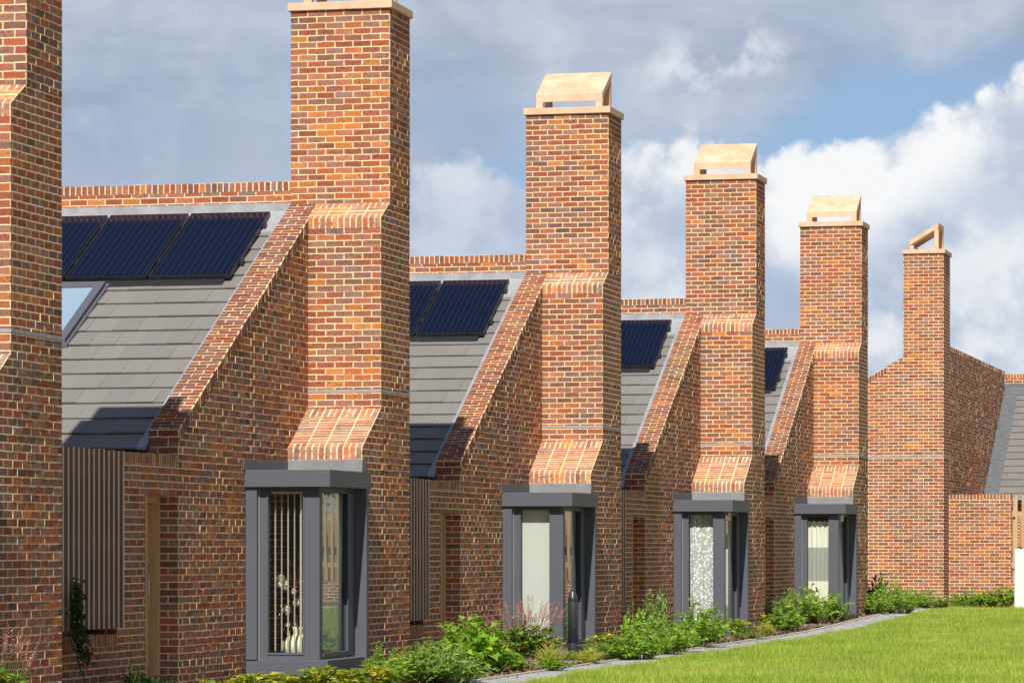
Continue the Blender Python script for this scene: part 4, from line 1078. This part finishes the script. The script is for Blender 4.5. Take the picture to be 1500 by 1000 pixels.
def vase():
    x, y, dz = HPOS[2]
    r = empty('vase', (x - 0.43, y - 2.30, 0.245)); tag(r, 'round ribbed cream vase on the sill behind the vertical blind', 'vase')
    m = MB(); m.lathe([(0.09, 0), (0.15, 0.05), (0.178, 0.12), (0.165, 0.19), (0.11, 0.245), (0.062, 0.265)], 48, ribs=0.03, nr=14); m.build('body', 'ceramic', r)
    m = MB(); m.lathe([(0.062, 0.265), (0.056, 0.30), (0.085, 0.355), (0.078, 0.355), (0.05, 0.30)], 32); m.build('neck', 'ceramic', r)
    f = empty('dried_flowers', (x - 0.43, y - 2.30, 0.55)); tag(f, 'dried bouquet of cream roses and dark red leaves in the ribbed vase', 'flowers')
    rng = np.random.default_rng(21); paths = []; tips = []
    for i in range(34):
        a = rng.uniform(0, 6.28); q = rng.uniform(0.02, 0.24); t = np.array([q * np.cos(a), q * np.sin(a) * 0.7, rng.uniform(0.18, 0.80)]); p = arc(rng, (0, 0, -0.15), t, 0.05, 5); paths.append(p.tolist()); tips.append(t)
    stems_mesh(paths, 0.004, 'twig', f)
    P = []; D = []
    for p in paths[:22]:
        for _ in range(16):
            k = rng.integers(2, 5); P.append(np.array(p[k]) + rng.normal(0, 0.025, 3)); D.append(rng.normal(0, 1, 3))
    V, I = leaf_arrays(rng, np.array(P), np.array(D), rng.uniform(0.03, 0.06, len(P)), rng.uniform(0.012, 0.03, len(P))); np_mesh('leaves', V, I, 3, 'petal_red', f)
    heads = [(-0.17, -0.1, 0.57, 0.065), (-0.12, -0.12, 0.52, 0.05), (0.13, -0.08, 0.36, 0.05), (0.02, -0.12, 0.33, 0.045), (-0.10, -0.1, 0.24, 0.045), (0.17, -0.06, 0.50, 0.035), (-0.02, -0.1, 0.45, 0.03), (0.10, -0.1, 0.10, 0.03), (-0.08, -0.1, 0.08, 0.028)]
    for hx, hy, hz, hr in heads:
        n = 60; d = unit(rng.normal(0, 1, (n, 3))); pos = np.array([[hx, hy, hz]]) + d * hr * 0.2
        V, I = leaf_arrays(rng, pos, d, np.full(n, hr), np.full(n, hr * 0.9)); np_mesh('flower', V, I, 3, 'petal_cream', f)
    V = []
    pos = np.stack([rng.uniform(-0.2, 0.22, 40), rng.uniform(-0.14, 0, 40), rng.uniform(-0.05, 0.6, 40)], 1); pos = np.repeat(pos, 5, 0); d = unit(rng.normal(0, 1, (200, 3)))
    V, I = leaf_arrays(rng, pos, d, np.full(200, 0.014), np.full(200, 0.012)); np_mesh('berries', V, I, 3, 'petal_cream', f)
vase()
r = hang(3, 'roller_blind'); tag(r, 'plain pale cloth blind filling the bay window behind the bollard', 'blind')
wavy(-0.655, -0.20, -2.60, 0.31, 2.12, 0.004, 1.2, 3).build('fabric', 'voile', r)
r = hang(3, 'side_curtain'); tag(r, 'pale voile curtain behind the side glass of the pale blind bay', 'curtain')
wavy(0, 0.60, 0, 0.33, 2.09, 0.035, 6, 6).build('fabric', 'sheer', r); r.location = Vector(r.location) + Vector((-0.17, -1.98, 0)); r.rotation_euler = (0, 0, math.pi / 2)
r = hang(4, 'lace_curtain'); tag(r, 'white lace curtain with a butterfly pattern in the fourth bay window along the row', 'curtain')
wavy(-0.655, -0.20, -2.57, 0.31, 2.12, 0.030, 2.2, 4, nx=80).build('fabric', 'lace', r)
r = hang(4, 'side_curtain'); tag(r, 'grey-green voile behind the side glass of the lace curtain bay', 'curtain')
wavy(0, 0.80, 0, 0.33, 2.09, 0.035, 7, 7).build('fabric', 'voile', r); r.location = Vector(r.location) + Vector((-0.17, -2.26, 0)); r.rotation_euler = (0, 0, math.pi / 2)
r = hang(5, 'banded_curtain'); tag(r, 'cream curtain with a see-through middle band in the farthest bay window', 'curtain')
wavy(-0.655, -0.20, -2.58, 1.52, 2.02, 0.018, 4.5, 2, hem=0.012).build('top_band', 'cream', r)
wavy(-0.655, -0.20, -2.58, 0.88, 1.52, 0.014, 4.5, 2).build('middle_band', 'sheer', r)
wavy(-0.655, -0.20, -2.58, 0.31, 0.88, 0.020, 4.5, 2, gather=0.035).build('bottom_band', 'cream', r)
r = hang(5, 'side_curtain'); tag(r, 'grey-green voile behind the side glass of the farthest bay window', 'curtain')
wavy(0, 0.80, 0, 0.33, 2.09, 0.035, 7, 9).build('fabric', 'voile', r); r.location = Vector(r.location) + Vector((-0.17, -2.26, 0)); r.rotation_euler = (0, 0, math.pi / 2)
for k in (4, 5):
    x, y, dz = HPOS[k]
    s = empty('motion_sensor', (x + 0.0, y - 2.62, 2.10 + dz)); tag(s, 'small white sensor under the canopy of the ' + ('lace curtain bay' if k == 4 else 'two-band curtain bay'), 'sensor', 'sensors under the bay canopies')
    m = MB(); m.tube([(0, 0, 0.0), (0, 0, 0.062)], 0.026, 12); m.build('base', 'white', s)
    m = MB(); m.box(-0.026, 0.026, -0.02, 0.02, -0.085, -0.001); m.build('lens', 'cream', s)

# ------------------------------------------------------------------ trees across the lawn (seen mirrored in the side glass; the long row added to dim the sky)
def tree(x, y, hh, seed, label):
    rng = np.random.default_rng(seed); rt = empty('broadleaf_tree', (x, y, 0.1)); tag(rt, label, 'tree', 'trees across the lawn')
    m = MB(); m.tube([(0, 0, 0), (0.05, 0.02, hh * 0.25), (-0.05, 0.05, hh * 0.5), (0.0, 0.0, hh * 0.8)], [0.22, 0.17, 0.12, 0.04], 10)
    cen = []
    for i in range(9):
        a = rng.uniform(0, 6.28); z0 = hh * rng.uniform(0.28, 0.55); q = hh * rng.uniform(0.15, 0.3); t = (q * math.cos(a), q * math.sin(a), z0 + hh * rng.uniform(0.1, 0.35))
        m.tube([(0, 0, z0), (t[0] * 0.5, t[1] * 0.5, (z0 + t[2]) / 2 + 0.1), t], [0.08, 0.05, 0.02], 6); cen.append(t)
    m.build('trunk', 'bark', rt)
    cen.append((0, 0, hh * 0.85)); c = np.array(cen)[rng.integers(0, len(cen), 5200)]
    pos = c + rng.normal(0, hh * 0.085, (5200, 3)); d = rng.normal(0, 1, (5200, 3)); d[:, 2] -= 0.3
    V, I = leaf_arrays(rng, pos, d, rng.uniform(0.12, 0.24, 5200), rng.uniform(0.08, 0.14, 5200)); np_mesh('crown', V, I, 3, 'leaf_dark', rt)
    return rt
tree(2.5, 91.0, 6.5, 1, 'smaller tree behind the far end of the timber fence')
tree(6.5, 93.0, 8.0, 2, 'taller tree behind the far end of the timber fence')

t0 = tree(13.0, 24.0, 8.5, 7, 'added unseen broadleaf tree in the row across the lawn')  # row added out of view to block low sky and darken side faces
for i in range(11):
    t = copy_tree(t0); t.location = (13.0 + (i * 37 % 5) * 0.7, 31.0 + 7.2 * i, 0.1); t.rotation_euler = (0, 0, i * 1.9); t.scale = (1, 1, 0.9 + 0.05 * (i * 3 % 5))
# ------------------------------------------------------------------ sun, sky, camera
EL, AZ = R(46), R(5.0)                                        # height of the sun; it stands behind the camera, a little to the right
sd = Vector((math.sin(AZ) * math.cos(EL), -math.cos(AZ) * math.cos(EL), math.sin(EL)))
ld = bpy.data.lights.new('sun', 'SUN'); ld.energy = 4.9; ld.angle = R(0.5); ld.color = (1.0, 0.955, 0.87)
so = bpy.data.objects.new('sun', ld); C.objects.link(so); so.rotation_euler = sd.to_track_quat('Z', 'Y').to_euler(); so.location = (20, -40, 60)

wd = bpy.data.worlds.new('World'); bpy.context.scene.world = wd; wd.use_nodes = True
nt = wd.node_tree
for q in list(nt.nodes): nt.nodes.remove(q)
n = N(nt)
sky = n.node('ShaderNodeTexSky', sky_type='NISHITA', sun_disc=False)
sky.sun_elevation = EL; sky.sun_rotation = math.pi - AZ; sky.air_density = 1.0; sky.dust_density = 0.6; sky.ozone_density = 2.0; sky.altitude = 50
tc = n.node('ShaderNodeTexCoord').outputs['Generated']
sp = n.node('ShaderNodeSeparateXYZ'); n.put(sp.inputs[0], tc)
az = n.math('ARCTAN2', sp.outputs[0], sp.outputs[1])
el = n.math('ARCSINE', sp.outputs[2])
U = n.math('MULTIPLY_ADD', n.math('ADD', az, AL), F / 1500.0, 0.5)      # 0..1 over 16 degrees of the horizon
V = n.math('MULTIPLY', el, F / 1000.0)                                  # 0..0.8 over the lowest 9 degrees
cb = n.node('ShaderNodeCombineXYZ'); n.put(cb.inputs[0], n.math('MULTIPLY', U, 1.5)); n.put(cb.inputs[1], V)
p = cb.outputs[0]
big = n.noise(p, 2.3, 8.0, 0.60, 0.35).outputs[0]
bil = n.noise(p, 7.0, 9.0, 0.56, 0.08).outputs[0]
soft = n.noise(n.vmath('MULTIPLY', p, (0.8, 1.9, 1)), 1.9, 7.0, 0.58, 0.4).outputs[0]
def profile(stops): return n.ramp(U, [(a, b) for a, b in stops])
top = profile([(0.0, 0.30), (0.28, 0.40), (0.40, 0.56), (0.52, 0.56), (0.64, 0.605), (0.75, 0.575), (0.83, 0.585), (0.90, 0.63), (1.0, 0.705)])
low = profile([(0.0, 0.30), (0.38, 0.48), (0.48, 0.54), (0.60, 0.575), (0.70, 0.615), (0.78, 0.635), (0.88, 0.67), (1.0, 0.715)])
dtop = n.math('ADD', n.math('SUBTRACT', top, V), n.math('MULTIPLY', n.math('SUBTRACT', bil, 0.5), 0.20))
mask_low = n.step(dtop, -0.006, 0.022)
dlow = n.math('ADD', n.math('SUBTRACT', V, low), n.math('MULTIPLY', n.math('SUBTRACT', big, 0.5), 0.26))
mask_up = n.step(dlow, -0.05, 0.06)
blue = n.mix(n.step(V, 0.0, 1.2), (0.36, 0.53, 0.74), (0.26, 0.44, 0.70))
blue = n.mix(n.math('MULTIPLY', n.step(soft, 0.46, 0.66), 0.45), blue, (0.52, 0.62, 0.76))
blue = n.mix(n.step(el, 0.16, 0.40), blue, n.mix(1.0, sky.outputs[0], (0.10, 0.10, 0.10), 'MULTIPLY'))
# upper sheet: blue-grey with paler rifts
upc = n.mix(n.step(soft, 0.36, 0.66), (0.300, 0.380, 0.520), (0.52, 0.59, 0.70))
upc = n.mix(n.math('MULTIPLY', n.step(bil, 0.48, 0.70), 0.40), upc, (0.68, 0.73, 0.81))
upc = n.mix(n.math('MULTIPLY', n.step(big, 0.52, 0.38), 0.35), upc, (0.29, 0.385, 0.555))
def blob(u0, v0, ru, rv, amp):
    a = n.math('DIVIDE', n.math('SUBTRACT', U, u0), ru); b = n.math('DIVIDE', n.math('SUBTRACT', V, v0), rv)
    q = n.math('ADD', n.math('MULTIPLY', a, a), n.math('MULTIPLY', b, b))
    return n.math('MULTIPLY', n.math('POWER', 2.718, n.math('MULTIPLY', q, -1.0)), amp)
patch = n.math('ADD', blob(0.72, 0.715, 0.055, 0.05, 1.0), blob(0.655, 0.69, 0.05, 0.035, 0.55))
upc = n.mix(n.math('MULTIPLY', n.step(n.math('MULTIPLY', patch, n.math('MULTIPLY', n.step(bil, 0.30, 0.70), 1.6)), 0.18, 0.95), 0.9), upc, (0.76, 0.80, 0.85))
upc = n.mix(n.math('ADD', blob(0.35, 0.76, 0.10, 0.05, 0.55), blob(0.26, 0.45, 0.16, 0.22, 0.45), clamp=True), upc, (0.64, 0.70, 0.80))
upc = n.mix(n.math('ADD', blob(0.46, 0.62, 0.085, 0.05, 0.7), blob(0.10, 0.52, 0.08, 0.12, 0.25), clamp=True), upc, (0.31, 0.42, 0.61))
# heaped cloud: white rims, blue-grey bellies
depth = n.math('ADD', n.math('SUBTRACT', top, V), n.math('MULTIPLY', n.math('SUBTRACT', big, 0.5), 0.42))
rim = n.step(depth, 0.235, 0.03)
lit = n.math('MULTIPLY', rim, n.math('ADD', 0.35, n.math('MULTIPLY', n.step(bil, 0.36, 0.56), 0.8)), clamp=True)
pf = n.noise(n.vmath('ADD', p, (3.1, 1.7, 0)), 4.6, 9.0, 0.56, 0.1).outputs[0]
low2 = n.math('MULTIPLY', n.step(pf, 0.485, 0.63), n.math('MULTIPLY', n.step(U, 0.3, 0.75), 0.72))
lit = n.math('MAXIMUM', lit, low2)
right = n.step(U, 0.40, 0.74)
lit = n.math('MULTIPLY', lit, n.math('ADD', 0.30, n.math('MULTIPLY', right, 0.66)))
heap = n.mix(lit, n.mix(n.step(n.math('ADD', n.math('MULTIPLY', soft, 0.5), n.math('MULTIPLY', bil, 0.5)), 0.38, 0.62), (0.38, 0.475, 0.64), (0.58, 0.65, 0.76)), (0.93, 0.94, 0.95))
colr = n.mix(n.math('MULTIPLY', mask_up, n.step(el, 0.45, 0.2)), blue, upc)
colr = n.mix(n.math('MULTIPLY', mask_low, n.step(el, 0.45, 0.2)), colr, heap)
rest = n.step(n.math('ABSOLUTE', n.math('SUBTRACT', U, 0.5)), 0.75, 2.2)
colr = n.mix(n.math('MULTIPLY', rest, n.step(el, 0.5, 0.2)), colr, n.mix(soft, (0.40, 0.41, 0.43), (0.68, 0.62, 0.63)))
WSTR = 0.10
bg = n.node('ShaderNodeBackground'); n.put(bg.inputs[0], n.vmath('SCALE', colr, scale=0.79 / WSTR)); bg.inputs[1].default_value = WSTR
wo = n.node('ShaderNodeOutputWorld'); nt.links.new(bg.outputs[0], wo.inputs[0])

cam = bpy.data.cameras.new('camera'); co = bpy.data.objects.new('camera', cam); C.objects.link(co)
cam.sensor_width = 36.0; cam.lens = F / 1500.0 * 36.0; cam.shift_x = 0.0; cam.shift_y = (VY - 500.0) / 1500.0
cam.clip_start = 0.5; cam.clip_end = 4000.0
co.location = (0, 0, CH); co.rotation_euler = (math.pi / 2, 0, AL)
sc = bpy.context.scene; sc.camera = co
sc.view_settings.view_transform = 'Standard'; sc.view_settings.look = 'None'; sc.view_settings.exposure = 0.36; sc.view_settings.gamma = 1.0
try: sc.view_settings.use_curve_mapping = False
except Exception: pass
sc.cycles.transparent_max_bounces = 12; sc.cycles.max_bounces = 8
